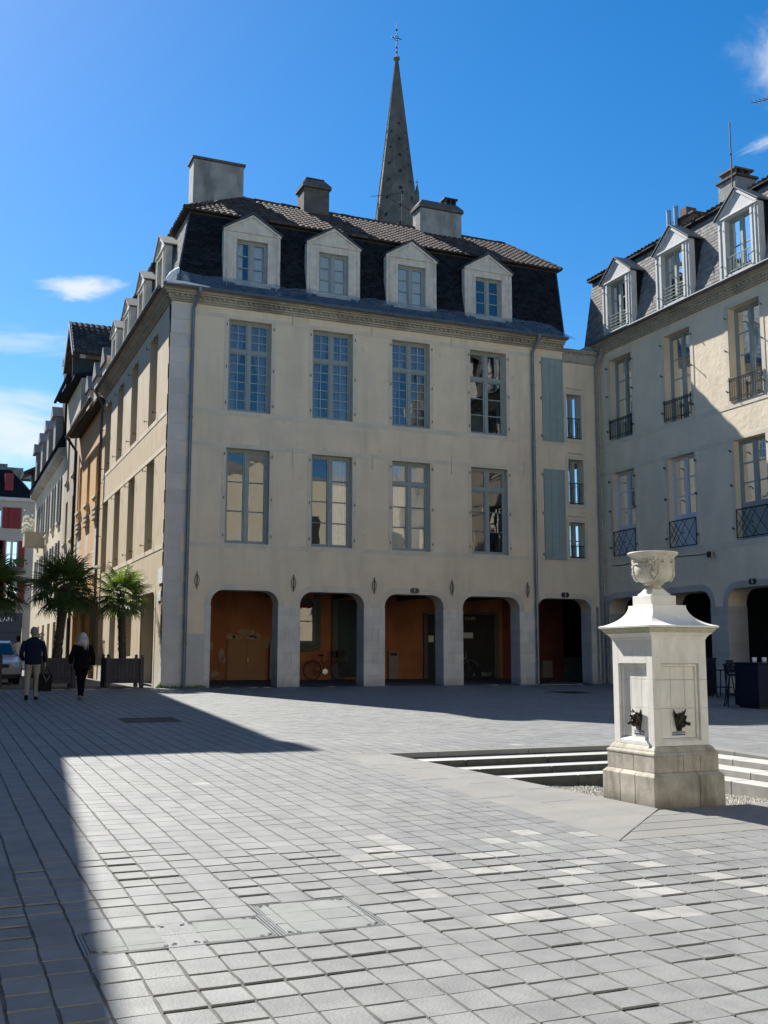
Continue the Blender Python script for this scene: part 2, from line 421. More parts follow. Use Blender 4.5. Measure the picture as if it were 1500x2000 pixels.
# ------------------------------------------------------------------ helpers
def org(o):
    v = Vector((0, 0, 0))
    while o is not None:
        v += o.location
        o = o.parent
    return v
class MB:
    """collects shapes; build() links them as ONE mesh object"""
    def __init__(s):
        s.v = []
        s.f = []
        s.m = []
        s.mi = 0
    def add(s, vs, fs):
        o = len(s.v)
        s.v += [tuple(p) for p in vs]
        for f in fs:
            s.f.append(tuple(o + i for i in f))
            s.m.append(s.mi)
    def box(s, x0, x1, y0, y1, z0, z1):
        vs = [(x, y, z) for z in (z0, z1) for y in (y0, y1) for x in (x0, x1)]
        s.add(vs, [(0, 2, 3, 1), (4, 5, 7, 6), (0, 1, 5, 4), (2, 6, 7, 3), (0, 4, 6, 2), (1, 3, 7, 5)])
    def pbox(s, P, u0, u1, d0, d1, z0, z1):
        a, b = P(u0, d0, z0), P(u1, d1, z1)
        s.box(min(a[0], b[0]), max(a[0], b[0]), min(a[1], b[1]), max(a[1], b[1]), min(a[2], b[2]), max(a[2], b[2]))
    def quad(s, *p):
        s.add(p, [tuple(range(len(p)))])
    def hexa(s, lo, hi):
        """two matching polygons joined by sides"""
        n = len(lo)
        s.add(list(lo) + list(hi), [tuple(reversed(range(n))), tuple(range(n, 2 * n))] +
              [(i, (i + 1) % n, n + (i + 1) % n, n + i) for i in range(n)])
    def bar(s, a, b, r, n=6, r2=None, cap=True):
        a, b = Vector(a), Vector(b)
        r2 = r if r2 is None else r2
        q = (b - a).to_track_quat('Z', 'Y')
        vs = []
        for p, rr in ((a, r), (b, r2)):
            for k in range(n):
                t = 2 * math.pi * k / n + math.pi / n
                vs.append(p + q @ Vector((math.cos(t) * rr, math.sin(t) * rr, 0)))
        fs = [(i, (i + 1) % n, n + (i + 1) % n, n + i) for i in range(n)]
        if cap:
            fs += [tuple(reversed(range(n))), tuple(range(n, 2 * n))]
        s.add(vs, fs)
    def path(s, pts, r, n=6, closed=False):
        pts = [Vector(p) for p in pts]
        m = len(pts)
        vs = []
        up = None
        for i, p in enumerate(pts):
            if closed:
                t = pts[(i + 1) % m] - pts[i - 1]
            else:
                t = pts[min(i + 1, m - 1)] - pts[max(i - 1, 0)]
            t.normalize()
            if up is None:
                up = Vector((0, 0, 1)) if abs(t.z) < .9 else Vector((1, 0, 0))
            a = t.cross(up).normalized()
            b = a.cross(t).normalized()
            up = b
            for k in range(n):
                th = 2 * math.pi * k / n
                rr = r[i] if isinstance(r, (list, tuple)) else r
                vs.append(p + a * math.cos(th) * rr + b * math.sin(th) * rr)
        fs = []
        for i in range(m if closed else m - 1):
            for k in range(n):
                j = (i + 1) % m
                fs.append((i * n + k, i * n + (k + 1) % n, j * n + (k + 1) % n, j * n + k))
        if not closed:
            fs += [tuple(reversed(range(n))), tuple((m - 1) * n + k for k in range(n))]
        s.add(vs, fs)
    def lathe(s, prof, cx, cy, n=24, sq=None):
        """prof = [(radius, z)...]; sq squares the section (half widths)"""
        vs = []
        for r, z in prof:
            for k in range(n):
                t = 2 * math.pi * k / n + math.pi / n
                vs.append((cx + math.cos(t) * r, cy + math.sin(t) * r, z))
        m = len(prof)
        fs = [(i * n + k, i * n + (k + 1) % n, (i + 1) * n + (k + 1) % n, (i + 1) * n + k) for i in range(m - 1) for k in range(n)]
        fs += [tuple(reversed(range(n))), tuple((m - 1) * n + k for k in range(n))]
        s.add(vs, fs)
    def sqprof(s, prof, cx, cy):
        """square stack: prof = [(half width, z)...]"""
        vs = []
        for r, z in prof:
            vs += [(cx - r, cy - r, z), (cx + r, cy - r, z), (cx + r, cy + r, z), (cx - r, cy + r, z)]
        m = len(prof)
        fs = [(i * 4 + k, i * 4 + (k + 1) % 4, (i + 1) * 4 + (k + 1) % 4, (i + 1) * 4 + k) for i in range(m - 1) for k in range(4)]
        fs += [(3, 2, 1, 0), tuple((m - 1) * 4 + k for k in range(4))]
        s.add(vs, fs)
    def ball(s, c, r, n=8, sc=(1, 1, 1)):
        vs = [(c[0], c[1], c[2] - r * sc[2])]
        m = max(3, n // 2)
        for i in range(1, m):
            ph = -math.pi / 2 + math.pi * i / m
            for k in range(n):
                t = 2 * math.pi * k / n
                vs.append((c[0] + r * sc[0] * math.cos(ph) * math.cos(t), c[1] + r * sc[1] * math.cos(ph) * math.sin(t), c[2] + r * sc[2] * math.sin(ph)))
        vs.append((c[0], c[1], c[2] + r * sc[2]))
        fs = [(0, 1 + (k + 1) % n, 1 + k) for k in range(n)]
        for i in range(m - 2):
            fs += [(1 + i * n + k, 1 + i * n + (k + 1) % n, 1 + (i + 1) * n + (k + 1) % n, 1 + (i + 1) * n + k) for k in range(n)]
        l = len(vs) - 1
        fs += [(1 + (m - 2) * n + k, 1 + (m - 2) * n + (k + 1) % n, l) for k in range(n)]
        s.add(vs, fs)
    def xf(s, M, start=0):
        s.v[start:] = [tuple(M @ Vector(p)) for p in s.v[start:]]
    def build(s, name, m, parent=None, smooth=False, bev=0.0, local=False, label=None, kind=None, seg=1):
        me = bpy.data.meshes.new(name)
        o0 = Vector((0, 0, 0)) if (parent is None or local) else org(parent)
        me.from_pydata([(p[0] - o0.x, p[1] - o0.y, p[2] - o0.z) for p in s.v], [], s.f)
        ms = m if isinstance(m, (list, tuple)) else [m]
        for x in ms:
            me.materials.append(MATS[x])
        if len(ms) > 1:
            me.polygons.foreach_set('material_index', s.m)
        if smooth:
            me.polygons.foreach_set('use_smooth', [True] * len(s.f))
        me.update()
        ob = bpy.data.objects.new(name, me)
        COL.objects.link(ob)
        if parent is not None:
            ob.parent = parent
        if bev:
            b = ob.modifiers.new('bevel', 'BEVEL')
            b.width = bev
            b.segments = seg
            b.limit_method = 'ANGLE'
        if label:
            ob['label'] = label
        if kind:
            ob['kind'] = kind
        return ob
def thing(name, label, cat, loc=(0, 0, 0), group=None, rz=0):
    o = bpy.data.objects.new(name, None)
    COL.objects.link(o)
    o.location = loc
    o.rotation_euler = (0, 0, rz)
    o.empty_display_size = .3
    o['label'] = label
    o['category'] = cat
    if group:
        o['group'] = group
    return o
def tag(o, label, cat, group=None):
    o['label'] = label
    o['category'] = cat
    if group:
        o['group'] = group
    return o
def copy_tree(o, parent=None):
    c = o.copy()
    COL.objects.link(c)
    if parent is not None:
        c.parent = parent
    for ch in list(o.children):
        copy_tree(ch, c)
    return c
def text_part(name, body, size, m, parent, matrix, depth=.004, label=None):
    cu_ = bpy.data.curves.new(name, 'FONT')
    cu_.body = body
    cu_.size = size
    cu_.extrude = depth
    cu_.align_x = 'CENTER'
    cu_.align_y = 'CENTER'
    t = bpy.data.objects.new(name, cu_)
    COL.objects.link(t)
    dg = bpy.context.evaluated_depsgraph_get()
    me = bpy.data.meshes.new_from_object(t.evaluated_get(dg))
    bpy.data.objects.remove(t)
    me.materials.clear()
    me.materials.append(MATS[m])
    o0 = org(parent)
    me.transform(Matrix.Translation(-o0) @ matrix)
    ob = bpy.data.objects.new(name, me)
    COL.objects.link(ob)
    ob.parent = parent
    return ob
SLOPE = 0.022917
def gz(y):
    return -SLOPE * (32 - y) if y < 32 else 0.0
PF = lambda u, d, z: (u, 32 + d, z)          # street front of the main building
PL = lambda u, d, z: (6.33 + d, u, z)        # its side along the street
PR = lambda u, d, z: (22.2 + d, u, z)        # the wing on the right
def arc(cx, cz, r, a0, a1, n=6):
    return [(cx + r * math.cos(a0 + (a1 - a0) * i / n), cz + r * math.sin(a0 + (a1 - a0) * i / n)) for i in range(n + 1)]
def wall(mb, P, u0, u1, z0, z1, holes, depth, back=False):
    us = sorted({u0, u1} | {h[0] for h in holes} | {h[1] for h in holes})
    zs = sorted({z0, z1} | {h[2] for h in holes} | {h[3] for h in holes})
    for i in range(len(us) - 1):
        for j in range(len(zs) - 1):
            uc, zc = (us[i] + us[i + 1]) / 2, (zs[j] + zs[j + 1]) / 2
            if any(h[0] < uc < h[1] and h[2] < zc < h[3] for h in holes):
                continue
            for d in ((0, depth) if back else (0,)):
                mb.quad(P(us[i], d, zs[j]), P(us[i + 1], d, zs[j]), P(us[i + 1], d, zs[j + 1]), P(us[i], d, zs[j + 1]))
    for h in holes:
        a, b, c, d = h[:4]
        r = h[4] if len(h) > 4 else 0
        if r:
            L = arc(a + r, d - r, r, math.pi, math.pi / 2)
            Rr = arc(b - r, d - r, r, math.pi / 2, 0)
            out = [(a, c)] + L + Rr + [(b, c)]
            for dd in ((0, depth) if back else (0,)):
                for k in range(len(L) - 1):
                    mb.quad(P(a, dd, d), P(L[k][0], dd, L[k][1]), P(L[k + 1][0], dd, L[k + 1][1]))
                    mb.quad(P(b, dd, d), P(Rr[k][0], dd, Rr[k][1]), P(Rr[k + 1][0], dd, Rr[k + 1][1]))
        else:
            out = [(a, c), (a, d), (b, d), (b, c)]
        for k in range(len(out) - 1):
            p, q = out[k], out[k + 1]
            mb.quad(P(p[0], 0, p[1]), P(q[0], 0, q[1]), P(q[0], depth, q[1]), P(p[0], depth, p[1]))
        if c > z0 + .01:
            mb.quad(P(a, 0, c), P(b, 0, c), P(b, depth, c), P(a, depth, c))
def arch_ring(mb, P, a, b, c, d, r, w, t):
    """flat stone surround, w wide, t proud"""
    inn = [(a, c)] + arc(a + r, d - r, r, math.pi, math.pi / 2) + arc(b - r, d - r, r, math.pi / 2, 0) + [(b, c)]
    ro = r + w
    ou = [(a - w, c)] + arc(a + r, d - r, ro, math.pi, math.pi / 2) + arc(b - r, d - r, ro, math.pi / 2, 0) + [(b + w, c)]
    for k in range(len(inn) - 1):
        i0, i1, o0, o1 = inn[k], inn[k + 1], ou[k], ou[k + 1]
        mb.quad(P(i0[0], -t, i0[1]), P(i1[0], -t, i1[1]), P(o1[0], -t, o1[1]), P(o0[0], -t, o0[1]))
        mb.quad(P(o0[0], -t, o0[1]), P(o1[0], -t, o1[1]), P(o1[0], .01, o1[1]), P(o0[0], .01, o0[1]))
        mb.quad(P(i0[0], -t, i0[1]), P(i1[0], -t, i1[1]), P(i1[0], .02, i1[1]), P(i0[0], .02, i0[1]))
def window(parent, P, u0, u1, z0, z1, rec=.22, frame='window_green', munt=None, cols=1, lo=3, up=0, tz=None,
           panel=0.0, panes=True, name='window', label=None, glass='glass', fw=.07):
    """two leaves, optional transom lights above, optional solid panel below"""
    munt = munt or frame
    m = MB()
    d0, d1 = rec, rec + .07
    m.pbox(P, u0, u0 + fw, d0, d1, z0, z1)
    m.pbox(P, u1 - fw, u1, d0, d1, z0, z1)
    m.pbox(P, u0 + fw, u1 - fw, d0, d1, z1 - fw, z1)
    m.pbox(P, u0 + fw, u1 - fw, d0, d1, z0, z0 + fw)
    uc = (u0 + u1) / 2
    zb = z0 + fw
    if panel:
        m.pbox(P, u0 + fw, u1 - fw, d0 + .02, d1, z0 + fw, z0 + panel - .06)
        m.pbox(P, u0 + fw, u1 - fw, d0 - .02, d1, z0 + panel - .06, z0 + panel + .05)
        zb = z0 + panel + .05
    zt = z1 - fw
    zones = [(zb, zt, lo)]
    if up:
        tz = tz or z0 + (z1 - z0) * .68
        m.pbox(P, u0 + fw, u1 - fw, d0 - .015, d1 - .002, tz - .05, tz + .05)
        zones = [(zb, tz - .05, lo), (tz + .05, zt, up)]
    fine = MB()
    cells = []
    for a, b, rows in zones:
        m.pbox(P, uc - .055, uc + .055, d0 - .012, d1 - .004, a, b)
        for l0, l1 in ((u0 + fw, uc - .055), (uc + .055, u1 - fw)):
            s = .045
            m.pbox(P, l0, l0 + s, d0 + .012, d1 - .006, a, b)
            m.pbox(P, l1 - s, l1, d0 + .012, d1 - .006, a, b)
            m.pbox(P, l0 + s, l1 - s, d0 + .012, d1 - .006, a, a + s)
            m.pbox(P, l0 + s, l1 - s, d0 + .012, d1 - .006, b - s, b)
            a0, b0, c0, e0 = l0 + s, l1 - s, a + s, b - s
            mw = .013 if cols > 1 else .018
            for k in range(1, rows):
                z = c0 + (e0 - c0) * k / rows
                fine.pbox(P, a0, b0, d0 + .022, d1 - .012, z - mw, z + mw)
            for k in range(1, cols):
                u = a0 + (b0 - a0) * k / cols
                fine.pbox(P, u - mw, u + mw, d0 + .024, d1 - .014, c0, e0)
            for i in range(cols):
                for k in range(rows):
                    cells.append((a0 + (b0 - a0) * i / cols, a0 + (b0 - a0) * (i + 1) / cols, c0 + (e0 - c0) * k / rows, c0 + (e0 - c0) * (k + 1) / rows))
    w = m.build(name, frame, parent, bev=.004, label=label)
    if fine.v:
        fine.build('muntin', munt, w, kind='stuff')
    if panes:
        for a, b, c, e in cells:
            g = MB()
            t = [random.uniform(-1, 1) for _ in range(3)]
            s1, s2 = t[0] * .005 * (b - a), t[1] * .005 * (e - c)
            dd = rec + .04
            g.quad(P(a, dd - s1 - s2, c), P(b, dd + s1 - s2, c), P(b, dd + s1 + s2, e), P(a, dd - s1 + s2, e))
            g.build('pane', glass, w)
    return w
def curtain(win, P, u0, u1, z0, z1, d, m='curtain', tie=None, amp=.02):
    """hanging cloth with folds; tie=(side, fraction) pulls it aside lower down"""
    g = MB()
    nu, nz = 22, 8
    for j in range(nz + 1):
        z = z1 + (z0 - z1) * j / nz
        t = j / nz
        for i in range(nu + 1):
            s = i / nu
            if tie == 'l':
                w = 1 - .62 * min(1, t * 1.7) ** 1.5
                u = u0 + (u1 - u0) * s * w
            elif tie == 'r':
                w = 1 - .62 * min(1, t * 1.7) ** 1.5
                u = u1 - (u1 - u0) * (1 - s) * w
            else:
                u = u0 + (u1 - u0) * s
            g.v.append(P(u, d + amp * math.sin(s * 30 + math.sin(t * 3)), z))
    n = nu + 1
    for j in range(nz):
        for i in range(nu):
            g.f.append((j * n + i, j * n + i + 1, (j + 1) * n + i + 1, (j + 1) * n + i))
            g.m.append(0)
    return g.build('curtain', m, win, smooth=True)
def field(mb, O, U, V, L, vmax, left, right, tw, th, kind, jit=.0, lift=.012, cut=()):
    """rows of slates ('s') or curved tiles ('t') on the plane O + u*U + v*V; left(v), right(v) bound u"""
    U, V = Vector(U).normalized(), Vector(V).normalized()
    N = U.cross(V)
    if N.z < 0 and abs(N.z) > 1e-4:
        N = -N
    if L is not None and N.dot(Vector(L)) < 0:
        N = -N
    O = Vector(O)
    rows = int(vmax / th)
    for j in range(rows):
        v0 = j * th
        v1 = min(vmax, v0 + th * 1.25)
        ul, ur = left(v0), right(v0)
        off = (j % 2) * tw / 2 if kind == 's' else 0
        u = math.floor(ul / tw) * tw - off
        while u < ur:
            a, b = max(u + .004, ul), min(u + tw - .004, ur)
            u += tw
            if b - a < .03 or any(c_[0] < (a + b) / 2 < c_[1] and c_[2] < (v0 + v1) / 2 < c_[3] for c_ in cut):
                continue
            r = random.uniform(-jit, jit)
            if kind == 's':
                l1, l0 = lift + r * .4, .0
                p = [O + U * a + V * (v0 + r) + N * l1, O + U * b + V * (v0 + r) + N * l1, O + U * b + V * v1 + N * l0, O + U * a + V * v1 + N * l0]
                q = [O + U * a + V * (v0 + r), O + U * b + V * (v0 + r)]
                mb.add(p + q, [(0, 1, 2, 3), (0, 4, 5, 1)])
            else:
                n = 4
                vs = []
                for vv, hh in ((v0 + r, lift + .03), (v1, .012)):
                    for k in range(n + 1):
                        s = k / n
                        vs.append(O + U * (a + (b - a) * s) + V * vv + N * (hh + .045 * math.sin(math.pi * s)))
                vs += [O + U * (a + (b - a) * k / n) + V * (v0 + r) for k in range(n + 1)]
                fs = [(k, k + 1, n + 2 + k, n + 1 + k) for k in range(n)] + [(k, 2 * n + 2 + k, 2 * n + 3 + k, k + 1) for k in range(n)]
                mb.add(vs, fs)

# ================================================================== the setting: ground
def ground_sheet():
    g = MB()
    xs = [-600, -60, 5.9, 10.9, 60, 600]
    ys = [-400, 0, 8.35, 13.95, 32]
    for i in range(5):
        for j in range(4):
            if xs[i] == 5.9 and ys[j] == 8.35:
                continue
            a, b, c, d = xs[i], xs[i + 1], ys[j], ys[j + 1]
            z = lambda y: gz(max(y, 0)) - .0075
            g.quad((a, c, z(c)), (b, c, z(c)), (b, d, z(d)), (a, d, z(d)))
    return g.build('plaza', 'joint_sand', kind='structure')
plaza = ground_sheet()
g = MB()
g.quad((-600, 32, -.006), (600, 32, -.006), (600, 1500, -.006), (-600, 1500, -.006))
g.build('street', 'asphalt', kind='structure')
g = MB()
g.quad((6.4, 32.0, .004), (22.1, 32.0, .004), (22.1, 38, .13), (6.4, 38, .13))
g.quad((22.2, 14, gz(14)), (30, 14, gz(14)), (30, 31.99, .002), (22.2, 31.99, .002))
g.build('arcade_floor', 'asphalt', kind='structure')

# ---- paving stones
TX, TY, X0, Y0 = .2115, .235, .80, 5.80
def in_view(x, y, pad):
    v = Vector((x, y, gz(y) - CAMZ))
    dz = v.dot(cf)
    if dz < .5:
        return False
    return abs(v.dot(cr) / dz) < .3636 + pad / dz and v.dot(cu) / dz > -.4848 - pad / dz
holes = [(.80, 1.33, 5.80, 6.27), (1.33, 1.858, 5.80, 6.27), (1.858, 2.492, 5.80, 6.505), (3.338, 4.396, 19.9, 21.075), (17.09, 18.15, 26.71, 27.88),
         (5.241, 11.164, 7.445, 14.025)]
def skip(a, b, c, d):
    return any(a > h[0] - .05 and b < h[1] + .05 and c > h[2] - .05 and d < h[3] + .05 for h in holes)
def stone_mesh(mb, x0, x1, y0, y1, jit, zz=None, low=.009):
    """one paving stone: worn top with a small chamfer"""
    j = lambda s: random.uniform(-s, s)
    t = [j(jit) for _ in range(4)]
    out = [(x0 + j(.004), y0 + j(.004)), (x1 + j(.004), y0 + j(.004)), (x1 + j(.004), y1 + j(.004)), (x0 + j(.004), y1 + j(.004))]
    mids = []
    for k in range(4):
        a, b = out[k], out[(k + 1) % 4]
        mids += [a, ((a[0] + b[0]) / 2 + j(.003), (a[1] + b[1]) / 2 + j(.003))]
    cx, cy = (x0 + x1) / 2, (y0 + y1) / 2
    f = zz or (lambda x, y: gz(y))
    lo = [(p[0], p[1], f(*p) - low) for p in mids]
    hi = []
    tz = [t[0], (t[0] + t[1]) / 2, t[1], (t[1] + t[2]) / 2, t[2], (t[2] + t[3]) / 2, t[3], (t[3] + t[0]) / 2]
    for p, q in zip(mids, tz):
        s = .978
        x, y = cx + (p[0] - cx) * s, cy + (p[1] - cy) * s
        hi.append((x, y, f(x, y) + q))
    n = 8
    mb.add(lo + hi, [(i, (i + 1) % n, n + (i + 1) % n, n + i) for i in range(n)] + [tuple(range(n, 2 * n))])
random.seed(11)
variants = []
for v in range(8):
    mb = MB()
    stone_mesh(mb, -TX / 2 + .007, TX / 2 - .007, -TY / 2 + .003, TY / 2 - .003, .0008, zz=lambda x, y: 0)
    me = bpy.data.meshes.new('paving_stone')
    me.from_pydata(mb.v, [], mb.f)
    me.materials.append(MATS['paver'])
    variants.append(me)
mp_ = [v.copy() for v in variants[:4]]
for v in mp_:
    v.materials.clear()
    v.materials.append(MATS['paver_pale'])
tiles = []
for k in range(-26, 102):
    for r in range(-20, 112):
        a, b = X0 + k * TX, X0 + (k + 1) * TX
        c, d = Y0 + r * TY, Y0 + (r + 1) * TY
        if d > 32.05 or skip(a, b, c, d):
            continue
        x, y = (a + b) / 2, (c + d) / 2
        pale = 3.0 < x < 5.6 and 5.3 < y < 8.3 and random.random() < .24
        pale = pale or random.random() < .003
        tiles.append((x, y, a, b, c, d, pale))
def seen(t):
    return in_view(t[0], t[1], -.02)
near = sorted([t for t in tiles if seen(t)], key=lambda t: t[0] ** 2 + t[1] ** 2)[:300]
nset = {(t[0], t[1]) for t in near}
tilt = math.atan(SLOPE)
for x, y, a, b, c, d, pale in near:
    o = bpy.data.objects.new('paving_stone', random.choice(mp_ if pale else variants))
    COL.objects.link(o)
    o.parent = plaza
    o.location = (x, y, gz(y) + random.uniform(-.0008, .0008))
    o.rotation_euler = (tilt, 0, random.choice((0, math.pi)))
mb = MB()
for x, y, a, b, c, d, pale in tiles:
    if (x, y) in nset:
        continue
    mb.mi = 1 if pale else 0
    if y < 16:
        stone_mesh(mb, a + .007, b - .007, c + .003, d - .003, .0008)
    else:
        t = random.uniform(-.0015, .0015)
        z0_, z1_ = gz(c), gz(d)
        mb.hexa([(a + .005, c + .004, z0_ - .01), (b - .005, c + .004, z0_ - .01), (b - .005, d - .004, z1_ - .01), (a + .005, d - .004, z1_ - .01)],
                [(a + .01, c + .007, z0_ + t), (b - .01, c + .007, z0_ + t), (b - .01, d - .007, z1_ + t), (a + .01, d - .007, z1_ + t)])
mb.build('paving_stones', ['paver', 'paver_pale'], plaza, kind='stuff')

# ---- inset access covers in the foreground
def cover(x0, x1, y0, y1, cols, rows, label):
    c = thing('access_cover', label, 'manhole cover', ((x0 + x1) / 2, y0, gz(y0)), 'inlaid access covers in the foreground paving')
    fr = MB()
    w = .012
    def fl(xa, xb, ya, yb, za, zb):
        fr.hexa([(xa, ya, gz(ya) + za), (xb, ya, gz(ya) + za), (xb, yb, gz(yb) + za), (xa, yb, gz(yb) + za)],
                [(xa, ya, gz(ya) + zb), (xb, ya, gz(ya) + zb), (xb, yb, gz(yb) + zb), (xa, yb, gz(yb) + zb)])
    for k in (0, 1):
        g_ = .003 + k * .018
        fl(x0 + g_, x0 + g_ + w, y0 + g_, y1 - g_, -.015, .001 - k * .001)
        fl(x1 - g_ - w, x1 - g_, y0 + g_, y1 - g_, -.015, .001 - k * .001)
        fl(x0 + g_ + w, x1 - g_ - w, y0 + g_, y0 + g_ + w * .6, -.015, .001 - k * .001)
        fl(x0 + g_ + w, x1 - g_ - w, y1 - g_ - w * .6, y1 - g_, -.015, .001 - k * .001)
    fr.build('frame', 'cover_metal', c)
    a0, a1, b0, b1 = x0 + .036, x1 - .036, y0 + .03, y1 - .03
    us = [a0 + (a1 - a0) * q for q in cols]
    vs_ = [b0 + (b1 - b0) * q for q in rows]
    for i in range(len(us) - 1):
        for j in range(len(vs_) - 1):
            m = MB()
            stone_mesh(m, us[i] + .002, us[i + 1] - .002, vs_[j] + .002, vs_[j + 1] - .002, .0008, low=.008)
            m.build('infill_stone', 'cover_infill', c)
    k = MB()
    for cx, cy, dx, dy in ((a0, b0, 1, 1), (a1, b0, -1, 1), (a0, b1, 1, -1), (a1, b1, -1, -1)):
        for ox, oy, sx, sy in ((.02, .03, .016, .007), (.035, .012, .008, .005), (.07, .014, .02, .005)):
            x, y = cx + dx * ox, cy + dy * oy
            fr2 = (x - sx / 2 * 1.3, x + sx / 2 * 1.3, y - sy * 1.4, y + sy * 1.4)
            k.quad(*[(px, py, gz(py) + .0045) for px, py in ((fr2[0], fr2[2]), (fr2[1], fr2[2]), (fr2[1], fr2[3]), (fr2[0], fr2[3]))])
    k.build('key_slots', 'cast_iron', c)
    b = MB()
    b.quad((x0, y0, gz(y0) - .012), (x1, y0, gz(y0) - .012), (x1, y1, gz(y1) - .012), (x0, y1, gz(y1) - .012))
    b.build('tray', 'cast_iron', c)
cover(.80, 1.33, 5.80, 6.27, (0, .42, 1), (0, .2, 1), 'paved access cover half in the shadow edge, leftmost of the three in the foreground')
cover(1.33, 1.858, 5.80, 6.27, (0, .18, .62, 1), (0, .5, 1), 'paved access cover between the shaded one and the larger one')
cover(1.858, 2.492, 5.80, 6.505, (0, .12, .52, .93, 1), (0, .33, .67, 1), 'largest paved access cover, sunlit, right of the two smaller ones')
def grate(x0, x1, y0, y1, label):
    t = thing('drain_grate', label, 'drain grate', ((x0 + x1) / 2, y0, gz(y0)))
    f = MB()
    def sl(xa, xb, ya, yb, za=-.014, zb=0.0):
        f.hexa([(xa, ya, gz(ya) + za), (xb, ya, gz(ya) + za), (xb, yb, gz(yb) + za), (xa, yb, gz(yb) + za)],
               [(xa, ya, gz(ya) + zb), (xb, ya, gz(ya) + zb), (xb, yb, gz(yb) + zb), (xa, yb, gz(yb) + zb)])
    sl(x0, x0 + .04, y0, y1)
    sl(x1 - .04, x1, y0, y1)
    sl(x0 + .04, x1 - .04, y0, y0 + .04)
    sl(x0 + .04, x1 - .04, y1 - .04, y1)
    f.build('frame', 'cast_iron', t)
    f = MB()
    n = 12
    for i in range(n):
        x = x0 + .05 + (x1 - x0 - .1) * (i + .5) / n
        sl(x - .018, x + .018, y0 + .04, y1 - .04, -.014, -.002)
    for j in range(9):
        y = y0 + .05 + (y1 - y0 - .1) * (j + .5) / 9
        sl(x0 + .04, x1 - .04, y - .012, y + .012, -.014, -.004)
    f.build('bars', 'cast_iron', t)
grate(3.345, 4.39, 19.9, 21.07, 'dark cast iron drain grate in the shadow near the left corner of the plaza')
grate(17.1, 18.14, 26.72, 27.87, 'dark cast iron drain grate in front of the right-hand arches')

# ---- slabs round the sunken basin
IN = lambda y: 5.93 + (6.43 - 5.93) * (14 - y) / 5.5
IZ = lambda y: -.412 - .09 * (14 - y) / 5.5
def slz(x, y):
    if y > 13.85:
        return gz(y)
    if x < 5.241 + (y - 7.445) * 1.153:
        t = min(1, max(0, (x - 5.241) / (IN(y) - 5.241)))
        return gz(y) * (1 - t) + IZ(y) * t
    t = min(1, max(0, (y - 7.445) / .985))
    return gz(y) * (1 - t) + (-.505) * t
def slab(pts):
    m = MB()
    m.hexa([(x, y, slz(x, y) - .07) for x, y in pts], [(x, y, slz(x, y)) for x, y in pts])
    m.build('paving_slab', 'slab', plaza, bev=.003)
DG = lambda x: 7.445 + (x - 5.241) / 1.153 * 1.0
DX = lambda y: 5.241 + (y - 7.445) * 1.153
ge = .004
bx = [0, .36, .7, 1]
for k in range(3):
    f0, f1 = bx[k], bx[k + 1]
    X = lambda f, y: 5.241 + (IN(y) - 5.241) * f
    ys = [None] + [9.3 + 1.45 * q + (.5, 0, .8)[k] for q in range(4) if 9.3 + 1.45 * q + (.5, 0, .8)[k] < 13.6] + [13.86]
    for q in range(len(ys) - 1):
        if ys[q] is None:
            # mitred end
            def corner(f):
                y = 8.0
                for _ in range(12):
                    y = DG(X(f, y))
                return (X(f, y), y + .006)
            a, b = corner(f0), corner(f1)
            slab([(a[0] + ge, a[1]), (b[0] - ge, b[1]), (X(f1, ys[1]) - ge, ys[1] - ge), (X(f0, ys[1]) + ge, ys[1] - ge)])
        else:
            y0_, y1_ = ys[q], ys[q + 1]
            slab([(X(f0, y0_) + ge, y0_ + ge), (X(f1, y0_) - ge, y0_ + ge), (X(f1, y1_) - ge, y1_ - ge), (X(f0, y1_) + ge, y1_ - ge)])
for k in range(4):
    y0_, y1_ = 7.445 + .246 * k, 7.445 + .246 * (k + 1)
    xs_ = [None] + [7.9 + 1.7 * q + (.3, 1.1, .1, .8)[k] for q in range(3) if 7.9 + 1.7 * q + (.3, 1.1, .1, .8)[k] < 11] + [11.16]
    for q in range(len(xs_) - 1):
        if xs_[q] is None:
            slab([(DX(y0_) + .01, y0_ + ge), (xs_[1] - ge, y0_ + ge), (xs_[1] - ge, y1_ - ge), (DX(y1_) + .01, y1_ - ge)])
        else:
            slab([(xs_[q] + ge, y0_ + ge), (xs_[q + 1] - ge, y0_ + ge), (xs_[q + 1] - ge, y1_ - ge), (xs_[q] + ge, y1_ - ge)])
for q in range(4):
    a, b = 5.241 + q * 1.48, 5.241 + (q + 1) * 1.48
    slab([(a + ge, 13.87), (min(b, 11.16) - ge, 13.87), (min(b, 11.16) - ge, 14.02), (a + ge, 14.02)])
m = MB()
for q in range(4):
    y0_, y1_ = 8.44 + q * 1.355, 8.44 + (q + 1) * 1.355
    m = MB()
    m.hexa([(10.86, y0_ + ge, -.6), (11.16, y0_ + ge, -.6), (11.16, y1_ - ge, -.6), (10.86, y1_ - ge, -.6)],
           [(10.86, y0_ + ge, gz(y0_)), (11.16, y0_ + ge, gz(y0_)), (11.16, y1_ - ge, gz(y1_)), (10.86, y1_ - ge, gz(y1_))])
    m.build('kerb_stone', 'slab', plaza, bev=.003)

